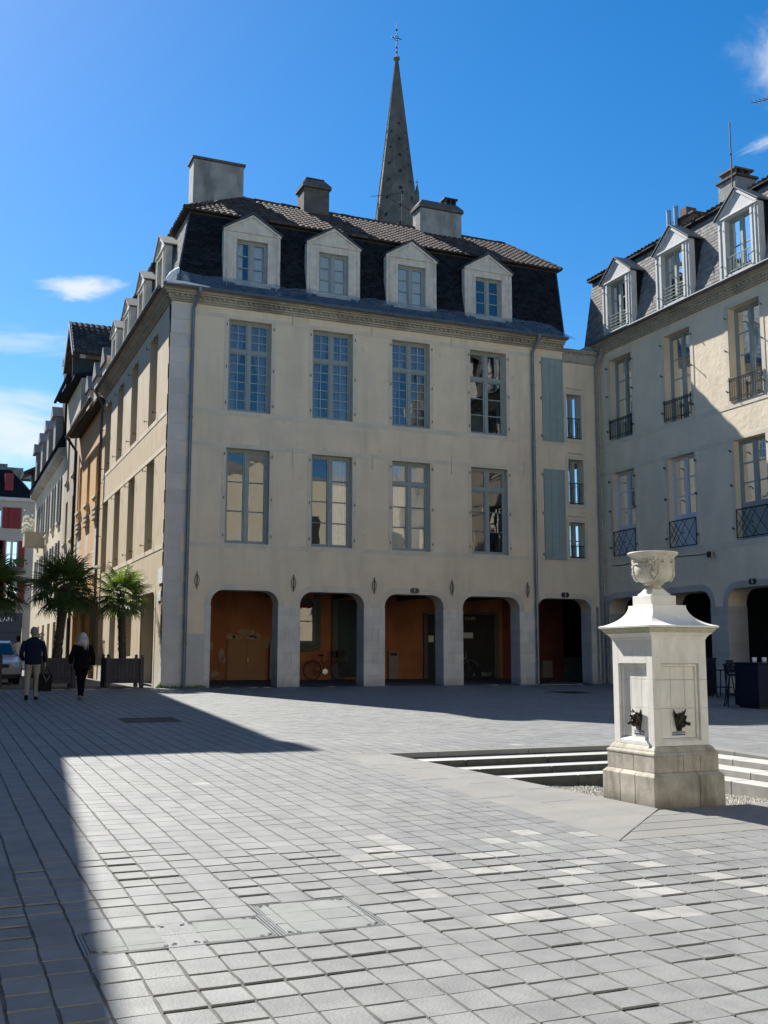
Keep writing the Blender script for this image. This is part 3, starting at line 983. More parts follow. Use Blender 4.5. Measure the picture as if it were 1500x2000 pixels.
basin = MB()
GV = lambda x, y: -.565 - .055 * (x - 6.4) - .04 * (y - 8.5)
nx, ny = 24, 24
for j in range(ny + 1):
    for i in range(nx + 1):
        x, y = 5.9 + 4.0 * i / nx, 8.3 + 4.6 * j / ny
        basin.v.append((x, y, GV(x, y) + .02 * mnoise.noise(Vector((x * 3, y * 3, 0)))))
for j in range(ny):
    for i in range(nx):
        basin.f.append((j * 25 + i, j * 25 + i + 1, (j + 1) * 25 + i + 1, (j + 1) * 25 + i))
        basin.m.append(0)
bas = basin.build('basin_bed', 'gravel', kind='structure')
m = MB()
m.quad((5.93, 14, -1.2), (6.43, 8.5, -1.2), (6.43, 8.5, -.515), (5.93, 14, -.43))
m.quad((6.3, 8.425, -1), (10.9, 8.425, -1), (10.9, 8.425, -.515), (6.3, 8.425, -.515))
m.build('basin_wall', 'riser_shade_dirt', kind='structure')
random.seed(5)
m = MB()
for q in range(9000):
    x, y = random.uniform(6.05, 9.75), random.uniform(8.44, 12.66)
    if x < IN(y) + .01:
        continue
    if abs(x - 6.845) < .42 and abs(y - 8.95) < .42:
        continue
    r = random.uniform(.010, .022)
    z = GV(x, y) + .02 * mnoise.noise(Vector((x * 3, y * 3, 0))) + r * .3
    a = random.uniform(0, 6)
    p = [(x + math.cos(a + t) * r * random.uniform(.8, 1.2), y + math.sin(a + t) * r, z - r * .5) for t in (0, 1.57, 3.14, 4.71)]
    p.append((x + random.uniform(-.3, .3) * r, y, z + r * .6))
    m.add(p, [(0, 1, 4), (1, 2, 4), (2, 3, 4), (3, 0, 4)])
m.build('gravel', 'pebble', kind='stuff')
# steps down into the basin
stp = MB()
stp.box(6.0, 10.9, 8.4, 13.95, -1.2, -1.15)
steps = stp.build('basin_steps', 'riser_shade_dirt', kind='structure')
YB = [13.875, 13.44, 13.05, 12.66]
XB = [10.855, 10.45, 10.05, 9.70]
ZB = [-.412, -.50, -.59, -.68]
random.seed(3)
def step_stone(x0, x1, y0, y1, z0, z1, mtl):
    m = MB()
    m.box(x0 + .003, x1 - .003, y0 + .002, y1 - .002, z0, z1)
    m.m = [1 if k == 1 else 0 for k in range(6)]
    m.build('step_stone', [mtl, 'step_top'], steps, bev=.008)
for i in range(1, 4):
    x = 5.8
    xe = XB[i - 1]
    while x < xe - .01:
        x2 = min(xe, x + random.uniform(1.0, 1.6))
        if xe - x2 < .4:
            x2 = xe
        step_stone(x, x2, YB[i], YB[i - 1], -1.05, ZB[i], 'riser_shade_dirt')
        x = x2
    y = 8.43
    while y < YB[i] - .01:
        y2 = min(YB[i], y + random.uniform(1.1, 1.6))
        if YB[i] - y2 < .4:
            y2 = YB[i]
        step_stone(XB[i], XB[i - 1], y, y2, -1.05, ZB[i], 'riser_sunlit')
        y = y2
m = MB()
m.box(5.85, 10.85, 13.872, 13.95, -1.05, -.425)
m.build('top_riser', 'riser_shade_dirt', steps)
m = MB()
m.box(10.852, 10.95, 8.43, 13.87, -1.05, -.56)
m.build('top_riser', 'riser_sunlit', steps)

# ================================================================== fountain
FX, FY = 6.845, 8.95
ft = thing('fountain', 'tall square white stone fountain pedestal with bronze mask spouts standing in the sunken basin', 'fountain', (FX, FY, -.6))
random.seed(21)
def ring_blocks(w, z0, z1, cuts, name, mtl, ch=0.0, wt=None, chz=0):
    """a course of blocks round the pedestal, one object each; joints recessed"""
    wt = wt or w
    g_ = .0022
    for side in range(4):
        M = Matrix.Translation((FX, FY, 0)) @ Matrix.Rotation(side * math.pi / 2, 4, 'Z')
        cs = cuts[side % len(cuts)]
        cc_ = [-1] + list(cs) + [1]
        for i in range(len(cc_) - 1):
            a, b = cc_[i] * w, cc_[i + 1] * w
            ia, ib = (a + g_ if i else a), (b - g_ if i < len(cc_) - 2 else b)
            at, bt = (ia * wt / w), (ib * wt / w)
            m = MB()
            dpt = .13
            k0, k1 = (1 if i == 0 else 0), (1 if i == len(cc_) - 2 else 0)
            def pt(x, y, z):
                return (x, y, z)
            lo = [(ia, -w, z0), (ib, -w, z0), (ib - dpt * k1, -w + dpt, z0), (ia + dpt * k0, -w + dpt, z0)]
            z1c = z1 - chz
            mid = [(ia, -w, z1c), (ib, -w, z1c), (ib - dpt * k1, -w + dpt, z1c), (ia + dpt * k0, -w + dpt, z1c)]
            hi = [(at, -wt, z1), (bt, -wt, z1), (bt - dpt * k1, -w + dpt, z1), (at + dpt * k0, -w + dpt, z1)]
            m.v = lo + mid + hi
            m.f = [(0, 1, 5, 4), (1, 2, 6, 5), (3, 0, 4, 7), (4, 5, 9, 8), (5, 6, 10, 9), (7, 4, 8, 11), (8, 9, 10, 11), (3, 2, 1, 0), (2, 3, 7, 11, 10, 6)]
            m.m = [0] * 9
            m.xf(M)
            m.build(name, mtl, ft, bev=.0035)
ring_blocks(.425, -.62, -.19, [(-.02 + .3,), (-.3, .3), (.1,), (-.3, .28)], 'base_stone', 'fountain_base', wt=.39, chz=.035)
ring_blocks(.388, -.188, -.03, [(-.1, .42), (.15,), (-.1, .42), (.15,)], 'plinth_stone', 'fountain_base')
m = MB()
m.sqprof([(.30, -.6), (.30, -.03), (.392, -.028), (.392, -.012), (.384, 0), (.370, .006), (.366, .022), (.350, .045), (.336, .058), (.30, .058)], FX, FY)
m.build('base_moulding', 'fountain_base', ft)
# shaft: three courses, each face panelled; corner piers and a recessed field
PW = .33
def shaft():
    zc = [.058, .42, .70, 1.10]
    for side in range(4):
        M = Matrix.Translation((FX, FY, 0)) @ Matrix.Rotation(side * math.pi / 2, 4, 'Z')
        px = .235                                   # panel half width
        pz0, pz1 = .13, .86
        rc = .045                                   # depth of the sunk panel
        for i in range(3):
            z0, z1 = zc[i] + .0012, zc[i + 1] - .0012
            m = MB()
            # two side piers (mitred corner at back) and the bits above / below the panel
            for s in (-1, 1):
                a, b = s * PW, s * px
                pts_lo = [(a, -PW, z0), (b, -PW, z0), (b, -PW + .1, z0), (a - s * .1, -PW + .1, z0)]
                pts_hi = [(x, y, z1) for x, y, _ in pts_lo]
                if s == 1:
                    pts_lo, pts_hi = pts_lo[::-1], pts_hi[::-1]
                m.hexa(pts_lo, pts_hi)
                m.xf(M)
                m.build('shaft_stone', 'fountain_stone', ft, bev=.003)
                m = MB()
            if z0 < pz0:
                m.hexa([(-px, -PW, z0), (px, -PW, z0), (px, -PW + .1, z0), (-px, -PW + .1, z0)], [(-px, -PW, pz0 - .03), (px, -PW, pz0 - .03), (px, -PW + rc, pz0), (-px, -PW + rc, pz0)])
            if z1 > pz1:
                m.box(-px, px, -PW, -PW + .1, pz1, z1)
            if m.v:
                m.xf(M)
                m.build('shaft_stone', 'fountain_stone', ft, bev=.003)
        # sunk field in separate stones
        cols_ = (-.235, -.085, .085, .235)
        for za, zb, cs in ((pz0, .42, (-.235, -.1, .235)), (.42, .70, cols_), (.70, pz1, cols_)):
            for k in range(len(cs) - 1):
                m = MB()
                m.box(cs[k] + .0012, cs[k + 1] - .0012, -PW + rc, -PW + .1, za + .0012, zb - .0012)
                m.xf(M)
                m.build('panel_stone', 'fountain_stone', ft, bev=.002)
        # inner moulding of the panel
        m = MB()
        for a, b in ((-px, -px + .03), (px - .03, px)):
            m.box(a, b, -PW + rc - .018, -PW + rc + .01, pz0, pz1)
        m.box(-px + .03, px - .03, -PW + rc - .018, -PW + rc + .01, pz1 - .03, pz1)
        m.xf(M)
        m.build('panel_moulding', 'fountain_stone', ft, bev=.003)
shaft()
m = MB()
m.sqprof([(.30, 1.0), (.331, 1.102), (.338, 1.108), (.338, 1.122), (.348, 1.13), (.362, 1.15), (.378, 1.158), (.378, 1.166), (.30, 1.166)], FX, FY)
m.build('cornice', 'fountain_stone', ft)
m = MB()
m.sqprof([(.30, 1.165), (.384, 1.168), (.388, 1.178), (.402, 1.190), (.408, 1.206), (.424, 1.214), (.30, 1.215)], FX, FY)
m.build('cornice', 'fountain_moss', ft)
m = MB()
pr = [(.30, 1.215), (.428, 1.216), (.430, 1.236)]
for i in range(1, 11):
    t = i / 10
    pr.append((.430 - .225 * (1 - (1 - t) ** 1.9) , 1.236 + .211 * t ** 1.35))
pr.append((.1, 1.448))
m.sqprof(pr, FX, FY)
m.build('cap', 'fountain_stone', ft, bev=.002)
ux, uy = FX - .03, FY
m = MB()
m.sqprof([(.155, 1.449), (.155, 1.545), (.14, 1.547)], ux, uy)
m.sqprof([(.118, 1.548), (.118, 1.566), (.105, 1.572), (.072, 1.615), (.06, 1.62)], ux, uy)
m.build('urn_plinth', 'fountain_stone', ft, bev=.003)
urn = MB()
prof = [(.05, 1.60), (.088, 1.612), (.092, 1.622), (.078, 1.630), (.070, 1.642), (.074, 1.652), (.098, 1.664), (.104, 1.672), (.100, 1.678), (.12, 1.686), (.158, 1.704), (.184, 1.73), (.198, 1.765), (.203, 1.80), (.204, 1.845),
        (.200, 1.855), (.212, 1.862), (.212, 1.872), (.198, 1.880), (.203, 1.905), (.218, 1.940), (.243, 1.965), (.254, 1.972), (.258, 1.985), (.252, 1.993), (.235, 1.992), (.19, 1.95), (.16, 1.92)]
urn.lathe(prof, ux, uy, 40)
# ribbed flare and gadroons: pull ribs outward
for i, p in enumerate(urn.v):
    x, y, z = p[0] - ux, p[1] - uy, p[2]
    r = math.hypot(x, y)
    t = math.atan2(y, x)
    if 1.885 < z < 1.968 and r > .15:
        f = 1 + .022 * math.cos(20 * t)
        urn.v[i] = (ux + x * f, uy + y * f, z)
ur = urn.build('urn', 'urn_stone', ft, smooth=True)
orn = MB()
for q in range(4):
    t0 = math.pi / 4 + math.pi / 2 * q + .15
    for k in range(30):                       # hanging mask-and-drapery relief
        a = t0 + random.uniform(-.2, .2) * (1 if k < 18 else .5)
        z = random.uniform(1.70, 1.93)
        r = .203 if z > 1.76 else .16 + (z - 1.69) * .6
        orn.ball((ux + math.cos(a) * r, uy + math.sin(a) * r, z), random.uniform(.010, .022), 6)
    for sg in (-1, 1):                          # scrolls
        pts = []
        for k in range(16):
            s = k / 15
            ang = s * 4.2 * math.pi / 2
            rr = .036 * (1 - s * .8)
            aa = t0 + sg * (.30 + rr * math.cos(ang) / .2 + .05)
            pts.append((ux + math.cos(aa) * .207, uy + math.sin(aa) * .207, 1.885 + rr * math.sin(ang)))
        orn.path(pts, .007, 5)
    pts = [(ux + math.cos(t0 + s) * (.203 if z > 1.76 else .185), uy + math.sin(t0 + s) * (.203 if z > 1.76 else .185), z) for s, z in ((-.25, 1.93), (-.3, 1.85), (-.25, 1.77), (-.1, 1.715), (.1, 1.71), (.25, 1.77), (.3, 1.85), (.25, 1.93))]
    orn.path(pts, .011, 5)
orn.build('relief', 'urn_stone', ur, smooth=True, kind='stuff')
def mask(M, sx):
    m = MB()
    m.ball((0, -.035, 0), .062, 12, (.85, .8, 1.05))           # skull
    m.ball((0, -.055, -.045), .042, 10, (.95, 1, .9))           # jaw
    m.ball((0, -.09, .0), .02, 8, (.8, 1.1, .7))                 # nose
    for s in (-1, 1):
        m.ball((s * .028, -.083, .028), .013, 8)                 # brow
        m.ball((s * .032, -.075, .008), .010, 8)
        m.bar((s * .042, -.015, .03), (s * .078, -.03, .098), .020, 6, .003)   # ear
        m.ball((s * .038, -.06, -.03), .02, 8, (.9, .8, 1.2))
        m.bar((s * .012, -.08, .06), (s * .018, -.095, .085), .008, 5, .002)
    m.hexa([(-.055, 0, .02), (.055, 0, .02), (.055, -.03, .02), (-.055, -.03, .02)], [(-.022, 0, -.115), (.022, 0, -.115), (.022, -.02, -.115), (-.022, -.02, -.115)])
    m.bar((0, -.08, -.035), (sx, -.135, -.04), .013, 10, .015)   # spout
    m.bar((sx * .95, -.13, -.04), (sx * 1.08, -.145, -.041), .018, 10)
    m.xf(M)
    mk = m.build('mask_spout', 'bronze', ft, smooth=True)
    p = MB()
    p.box(-.078, .078, -.006, .0, -.158, -.122)
    p.xf(M)
    pl = p.build('plate', 'sign_blue', ft)
    for zz in (0,):
        tm = M @ Matrix.Translation((0, -.0065, -.140)) @ Matrix.Rotation(math.pi / 2, 4, 'X')
        text_part('lettering', 'NON POTABLE', .024, 'sign_white', pl, tm, .0005)
mask(Matrix.Translation((FX - .005, FY - PW + .045, .315)), .02)
mask(Matrix.Translation((FX - PW + .045, FY - .03, .315)) @ Matrix.Rotation(-math.pi / 2, 4, 'Z'), .02)

# ================================================================== main corner building
B1 = thing('corner_building', 'large beige corner building with arcade, grey-green windows, slate mansard and tiled roof', 'building', (14, 32, 0))
WX = [(8.17, 9.585), (11.0, 12.42), (13.85, 15.26), (16.83, 18.265)]
AX = [(7.78, 9.95), (10.66, 12.86), (13.58, 15.73), (16.45, 18.67), (19.38, 21.6)]
SMALL = [(20.76, 21.39, 8.78, 10.44), (20.79, 21.42, 6.38, 8.03), (20.78, 21.42, 4.43, 5.73)]
LY = [(34.15, 35.52), (37.78, 39.14), (41.0, 42.4), (44.1, 45.5)]
LA = [(33.35, 35.7), (37.5, 39.2), (41.1, 42.5), (44.2, 45.5)]
m = MB()
fholes = [(a, b, 8.66, 11.655) for a, b in WX] + [(a, b, 4.44, 7.46) for a, b in WX] + SMALL
wall(m, PF, 6.33, 22.2, 3.6, 12.02, fholes, .3)
wall(m, PF, 6.33, 22.2, -.05, 3.6, [(a, b, -.05, 2.985, .42) for a, b in AX], .62, back=True)
m.quad((20.62, 32, 12.0), (22.2, 32, 12.0), (22.2, 36, 12.0), (20.62, 36, 12.0))
front = m.build('front_wall', 'plaster', B1)
m = MB()
sholes = [(a, b, 8.62, 11.6) for a, b in LY] + [(a, b, 4.38, 7.36) for a, b in LY]
wall(m, PL, 32, 46, 3.6, 12.02, sholes, .34)
wall(m, PL, 32, 46, -.05, 3.6, [(a, b, -.05 if i in (0, 2) else .95, 2.96 - .1 * (i > 0), .28) for i, (a, b) in enumerate(LA)], .5, back=True)
m.quad((6.33, 46, 0), (20, 46, 0), (20, 46, 14), (6.33, 46, 14))
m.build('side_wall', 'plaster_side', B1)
# dark rooms behind the glass
m = MB()
m.box(6.75, 22.1, 32.62, 45.9, 3.35, 3.45)
m.box(6.75, 22.1, 32.35, 45.9, 8.0, 8.1)
m.box(6.75, 20.7, 32.4, 45.9, 12.1, 12.2)
m.box(9.5, 22.1, 35.5, 35.6, 3.46, 17.0)
m.box(9.4, 9.5, 35.5, 45.9, 3.46, 17.0)
for x in (10.2, 13.1, 16.0, 19.3, 20.7):
    m.box(x, x + .08, 32.35, 35.5, 3.46, 12.05)
    if x < 20:
        m.box(x, x + .08, 33.1, 35.4, 12.22, 15.2)
for y in (36.6, 40.0, 43.2):
    m.box(6.75, 9.4, y, y + .08, 3.46, 12.05)
m.build('inner_walls', 'interior', B1)
# pale stone bands and window surrounds (flush with the render, a few mm proud)
m = MB()
def band(P, u0, u1, z0, z1, hs, t=.012):
    cuts = sorted([h for h in hs if h[2] < z1 - .01 and h[3] > z0 + .01])
    u = u0
    for h in cuts:
        if h[0] > u:
            m.pbox(P, u, h[0], -t, .01, z0, z1)
        u = h[1]
    if u < u1:
        m.pbox(P, u, u1, -t, .01, z0, z1)
for z0, z1 in ((8.5, 8.655), (7.465, 7.60), (4.29, 4.435), (11.66, 11.79)):
    band(PF, 6.98, 20.62, z0, z1, [])
for a, b in WX:
    for z0, z1 in ((8.658, 11.658), (4.438, 7.462)):
        m.pbox(PF, a - .13, a, -.012, .01, z0, z1)
        m.pbox(PF, b, b + .13, -.012, .01, z0, z1)
m.build('stone_band', 'stone_trim', B1)
m = MB()
for z0, z1 in ((8.46, 8.615), (7.365, 7.50), (4.23, 4.375)):
    band(PL, 32.01, 46, z0, z1, [])
m.pbox(PL, 32.01, 32.3, -.012, .01, 1.6, 12.0)
m.build('stone_band', 'stone_trim', B1)
for a, b in AX:
    m = MB()
    arch_ring(m, PF, a, b, 2.3, 2.985, .42, .19, .014)
    m.build('arch_surround', 'stone_trim', B1)
m = MB()
arch_ring(m, PL, LA[0][0], LA[0][1], .0, 2.96, .28, .16, .014)
m.build('arch_surround', 'stone_trim', B1)
m = MB()
for a, b, c, d in SMALL:
    m.pbox(PF, a - .12, a, -.016, .01, c - .12, d + .12)
    m.pbox(PF, b, b + .12, -.016, .01, c - .12, d + .12)
    m.pbox(PF, a, b, -.016, .01, d, d + .12)
    m.pbox(PF, a, b, -.03, .01, c - .12, c)
    m.pbox(PF, a - .02, b + .02, -.07, .01, d + .2, d + .25)
m.build('window_surround', 'stone_trim', B1, bev=.004)
# corner quoins
random.seed(31)
z = -.03
k = 0
while z < 11.9:
    h = random.uniform(.42, .56)
    z2 = min(z + h, 12.0)
    m = MB()
    wd = (.66, .50)[k % 2] + random.uniform(-.04, .04)
    m.box(6.315, 6.33 + wd, 31.985, 32.02, z + .002, z2 - .002)
    m.box(6.318, 6.335, 32.021, 32.021 + (.3, .2)[k % 2], z + .002, z2 - .002)
    m.build('quoin_stone', 'quoin_stone', B1, bev=.003)
    z = z2
    k += 1
m = MB()
m.box(7.02, 7.60, 31.992, 32.01, 0, 1.62)
m.build('render_patch', 'quoin_stone', B1)
# arcade piers in ashlar
zc_ = [-.03, .34, .73, 1.05, 1.45, 1.83, 2.22, 2.50]
piers = [(7.60, 7.78)] + [(AX[i][1], AX[i + 1][0]) for i in range(4)] + [(21.6, 21.95)]
for pi_, (a, b) in enumerate(piers):
    for i in range(7):
        n = 1 if (i % 2 or b - a < .3) else random.choice((2, 3))
        cs = [a] + sorted([a + (b - a) * (q + 1) / n + random.uniform(-.05, .05) for q in range(n - 1)]) + [b]
        for q in range(len(cs) - 1):
            m = MB()
            e0 = -.012 if q == 0 and pi_ > 0 else .0015
            e1 = -.012 if q == len(cs) - 2 and pi_ < 5 else .0015
            m.pbox(PF, cs[q] + e0, cs[q + 1] - e1, -.016 - random.uniform(0, .004), .635 if (pi_ not in (0,)) else .635, zc_[i] + .003, zc_[i + 1] - .003)
            m.build('pier_stone', 'pier_stone', B1, bev=.005)
# cornice with dentils, gutter
def cornice(P, u0, u1, parent, ztop=12.36, e0=0, e1=0, mtl='cornice_stone'):
    m = MB()
    z = ztop
    for d, za, zb in ((-.07, z - .36, z - .30), (-.12, z - .30, z - .235), (-.23, z - .16, z - .10), (-.30, z - .10, z - .05), (-.36, z - .05, z)):
        m.pbox(P, u0 + (d if e0 else 0), u1 - (d if e1 else 0), d, .05, za, zb)
    m.pbox(P, u0 - .14 * e0, u1 + .14 * e1, -.14, .05, z - .235, z - .16)
    u = u0 + .05
    while u < u1 - .1:
        m.pbox(P, u, u + .09, -.215 + random.uniform(0, .03), -.13, z - .232, z - .165)
        u += .17
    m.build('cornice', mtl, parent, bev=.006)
    g_ = MB()
    g_.path([P(u0 - .38 * e0, -.43, z + .02), P((u0 + u1) / 2, -.43, z + .015), P(u1 + .36 * e1, -.43, z + .02)], .065, 8)
    g_.pbox(P, u0 - .35 * e0, u1 + .3 * e1, -.40, .1, z + .002, z + .03)
    g_.build('gutter', 'zinc', parent)
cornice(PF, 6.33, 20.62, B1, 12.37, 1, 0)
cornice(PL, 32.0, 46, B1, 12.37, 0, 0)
# brick parapet of the narrow bay
m = MB()
m.pbox(PF, 20.64, 22.19, -.03, .2, 11.62, 11.66)
m.pbox(PF, 20.64, 22.19, -.05, .2, 11.66, 11.95)
m.pbox(PF, 20.64, 22.19, -.09, .2, 12.02, 12.08)
m.pbox(PF, 20.66, 22.19, -.12, .25, 12.08, 12.13)
for q in range(8):
    m.pbox(PF, 20.72 + q * .18, 20.84 + q * .18, -.07, .2, 11.955, 12.015)
m.build('parapet', 'cornice_stone', B1, bev=.004)
# mansard: body, slates
MX0, MX1, MT0, MT1 = 6.44, 20.82, 7.0, 20.98
MZ0, MZ1, MY0, MY1 = 12.42, 15.42, 32.1, 32.86
m = MB()
FSL = lambda u, d, z: (u, MY0 + (MY1 - MY0) * (z - MZ0) / (MZ1 - MZ0), z)
LSL = lambda u, d, z: (MX0 + (MT0 - MX0) * (z - MZ0) / (MZ1 - MZ0), u, z)
DFH = [(uc - .62, uc + .62, 12.95, 14.6) for uc in (8.95, 11.795, 14.69, 17.73)]
DLH = [((a + b) / 2 - .5, (a + b) / 2 + .5, 12.8, 14.5) for a, b in LY]
wall(m, FSL, MT0, MX1, MZ0, MZ1, DFH, 0)
m.quad((MX0, MY0, MZ0), (MT0, MY0, MZ0), (MT0, MY1, MZ1))
m.quad((MX1, MY0, MZ0), (MX1, MY1, MZ1), (MT1, MY1, MZ1))
wall(m, LSL, MY1, 45.9, MZ0, MZ1, DLH, 0)
m.quad((MX0, MY0, MZ0), (MT0, MY1, MZ1), (MX0, MY1, MZ0))
m.quad((MX1, MY0, MZ0), (MT1, MY1, MZ1), (MT1, 45.9, MZ1), (MX1, 45.9, MZ0))
m.quad((MX0, 45.9, MZ0), (MX1, 45.9, MZ0), (MT1, 45.9, MZ1), (MT0, 45.9, MZ1))
m.build('mansard_body', 'lead', B1)
random.seed(41)
m = MB()
hgt = math.hypot(MZ1 - MZ0, MY1 - MY0)
Vf = Vector((0, MY1 - MY0, MZ1 - MZ0)).normalized()
field(m, (0, MY0 - .012, MZ0), (1, 0, 0), Vf, (0, -1, .2), hgt, lambda v: MX0 + (MT0 - MX0) * v / hgt, lambda v: MX1 + (MT1 - MX1) * v / hgt, .2, .115, 's', .008, cut=[(a, b, (c - MZ0) / 3 * hgt - .1, (d - MZ0) / 3 * hgt) for a, b, c, d in DFH])
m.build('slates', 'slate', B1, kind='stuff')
m = MB()
hl = math.hypot(MZ1 - MZ0, MT0 - MX0)
Vl = Vector((MT0 - MX0, 0, MZ1 - MZ0)).normalized()
field(m, (MX0 - .012, 0, MZ0), (0, 1, 0), Vl, (-1, 0, .2), hl, lambda v: MY0 + (MY1 - MY0) * v / hl, lambda v: 45.9, .2, .115, 's', .008, cut=[(a, b, (c - MZ0) / 3 * hl - .1, (d - MZ0) / 3 * hl) for a, b, c, d in DLH])
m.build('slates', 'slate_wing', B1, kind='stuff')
m = MB()
m.path([(MX0 - .01, MY0 - .01, MZ0), (MT0 - .01, MY1 - .01, MZ1)], .03, 6)
m.build('hip_flashing', 'lead', B1)
m = MB()
m.path([(MX1, MY0 - .01, MZ0), (MT1, MY1 - .01, MZ1)], .03, 6)
m.build('hip_flashing', 'lead', B1)
# tiled upper roof, hipped
EX0, EX1, EY0, EZ = 6.78, 21.12, 32.66, 15.40
RX0, RX1, RY, RZ = 9.55, 20.25, 35.5, 17.35
m = MB()
m.v = [(EX0, EY0, EZ), (EX1, EY0, EZ), (EX1, 38.3, EZ), (EX0, 46.2, EZ), (RX0, RY, RZ), (RX1, RY, RZ), (RX0, 46.2, RZ), (12.4, 46.2, EZ), (12.4, 38.3, EZ)]
m.f = [(0, 1, 5, 4), (0, 4, 6, 3), (1, 2, 5), (5, 2, 8, 4), (4, 8, 7, 6), (0, 3, 7, 8, 2, 1)]
m.m = [0] * 6
m.build('roof_deck', 'roof_tile', B1)
random.seed(43)
m = MB()
vf = math.hypot(RY - EY0, RZ - EZ)
field(m, (0, EY0, EZ + .01), (1, 0, 0), (0, RY - EY0, RZ - EZ), (0, 0, 1), vf, lambda v: EX0 + (RX0 - EX0) * v / vf, lambda v: EX1 + (RX1 - EX1) * v / vf, .21, .27, 't', .02)
vl = math.hypot(RX0 - EX0, RZ - EZ)
field(m, (EX0, 0, EZ + .01), (0, 1, 0), (RX0 - EX0, 0, RZ - EZ), (0, 0, 1), vl, lambda v: EY0 + (RY - EY0) * v / vl, lambda v: 46.1, .21, .27, 't', .02)
m.build('roof_tiles', 'roof_tile', B1, kind='stuff')
def ridge(mb, a, b, r=.085):
    a, b = Vector(a), Vector(b)
    n = int((b - a).length / .33)
    for k in range(n):
        p, q = a.lerp(b, k / n), a.lerp(b, (k + 1.12) / n)
        o = Vector((random.uniform(-.012, .012), random.uniform(-.012, .012), random.uniform(0, .025)))
        mb.bar(p + o, q + o, r, 7, r * .86)
m = MB()
ridge(m, (RX0, RY, RZ + .02), (RX1, RY, RZ + .02))
ridge(m, (EX0, EY0, EZ + .04), (RX0, RY, RZ + .02))
ridge(m, (EX1, EY0, EZ + .04), (RX1, RY, RZ + .02))
m.build('ridge_tiles', 'roof_tile', B1, kind='stuff')
# chimneys
def chimney(parent, x0, x1, y0, y1, z0, z1, mtl='chimney_render', cap='chimney_dark', kind='slab', pots=0):
    m = MB()
    m.box(x0, x1, y0, y1, z0, z1)
    c = m.build('chimney', mtl, parent, bev=.02)
    m = MB()
    if kind == 'slab':
        m.box(x0 - .06, x1 + .06, y0 - .06, y1 + .06, z1 + .002, z1 + .09)
    elif kind == 'hood':
        w = .12
        m.hexa([(x0 - .07, y0 - .07, z1 + .002), (x1 + .07, y0 - .07, z1 + .002), (x1 + .07, y1 + .07, z1 + .002), (x0 - .07, y1 + .07, z1 + .002)],
               [(x0 - .07, y0 - .07, z1 + .12), (x1 + .07, y0 - .07, z1 + .12), (x1 + .07, y1 + .07, z1 + .12), (x0 - .07, y1 + .07, z1 + .12)])
        m.hexa([(x0 - .07, y0 - .07, z1 + .12), (x1 + .07, y0 - .07, z1 + .12), (x1 + .07, y1 + .07, z1 + .12), (x0 - .07, y1 + .07, z1 + .12)],
               [(x0 + w, y0 + w, z1 + .38), (x1 - w, y0 + w, z1 + .38), (x1 - w, y1 - w, z1 + .38), (x0 + w, y1 - w, z1 + .38)])
    m.build('cap', cap, c, bev=.012)
    return c
chimney(B1, 7.66, 9.50, 35.55, 36.3, 16.0, 18.62)
c = chimney(B1, 11.62, 12.60, 34.95, 35.75, 16.6, 18.02, 'chimney_dark', 'chimney_dark', 'hood')
m = MB()
for k in range(4):
    m.box(11.80 + k * .17, 11.92 + k * .17, 35.2, 35.5, 18.39, 18.47 + .02 * (k % 2))
m.box(11.76, 12.48, 35.15, 35.55, 18.475, 18.50)
m.build('pots', 'chimney_dark', c)
c = chimney(B1, 16.28, 18.05, 34.9, 35.6, 16.6, 18.02, 'chimney_render', 'chimney_dark', 'hood')
m = MB()
for k in range(3):
    m.box(17.42 + k * .2, 17.47 + k * .2, 35.0, 35.4, 18.40, 18.60)
m.box(17.36, 17.95, 35.0, 35.4, 18.60, 18.66)
m.build('pots', 'cast_iron', c)
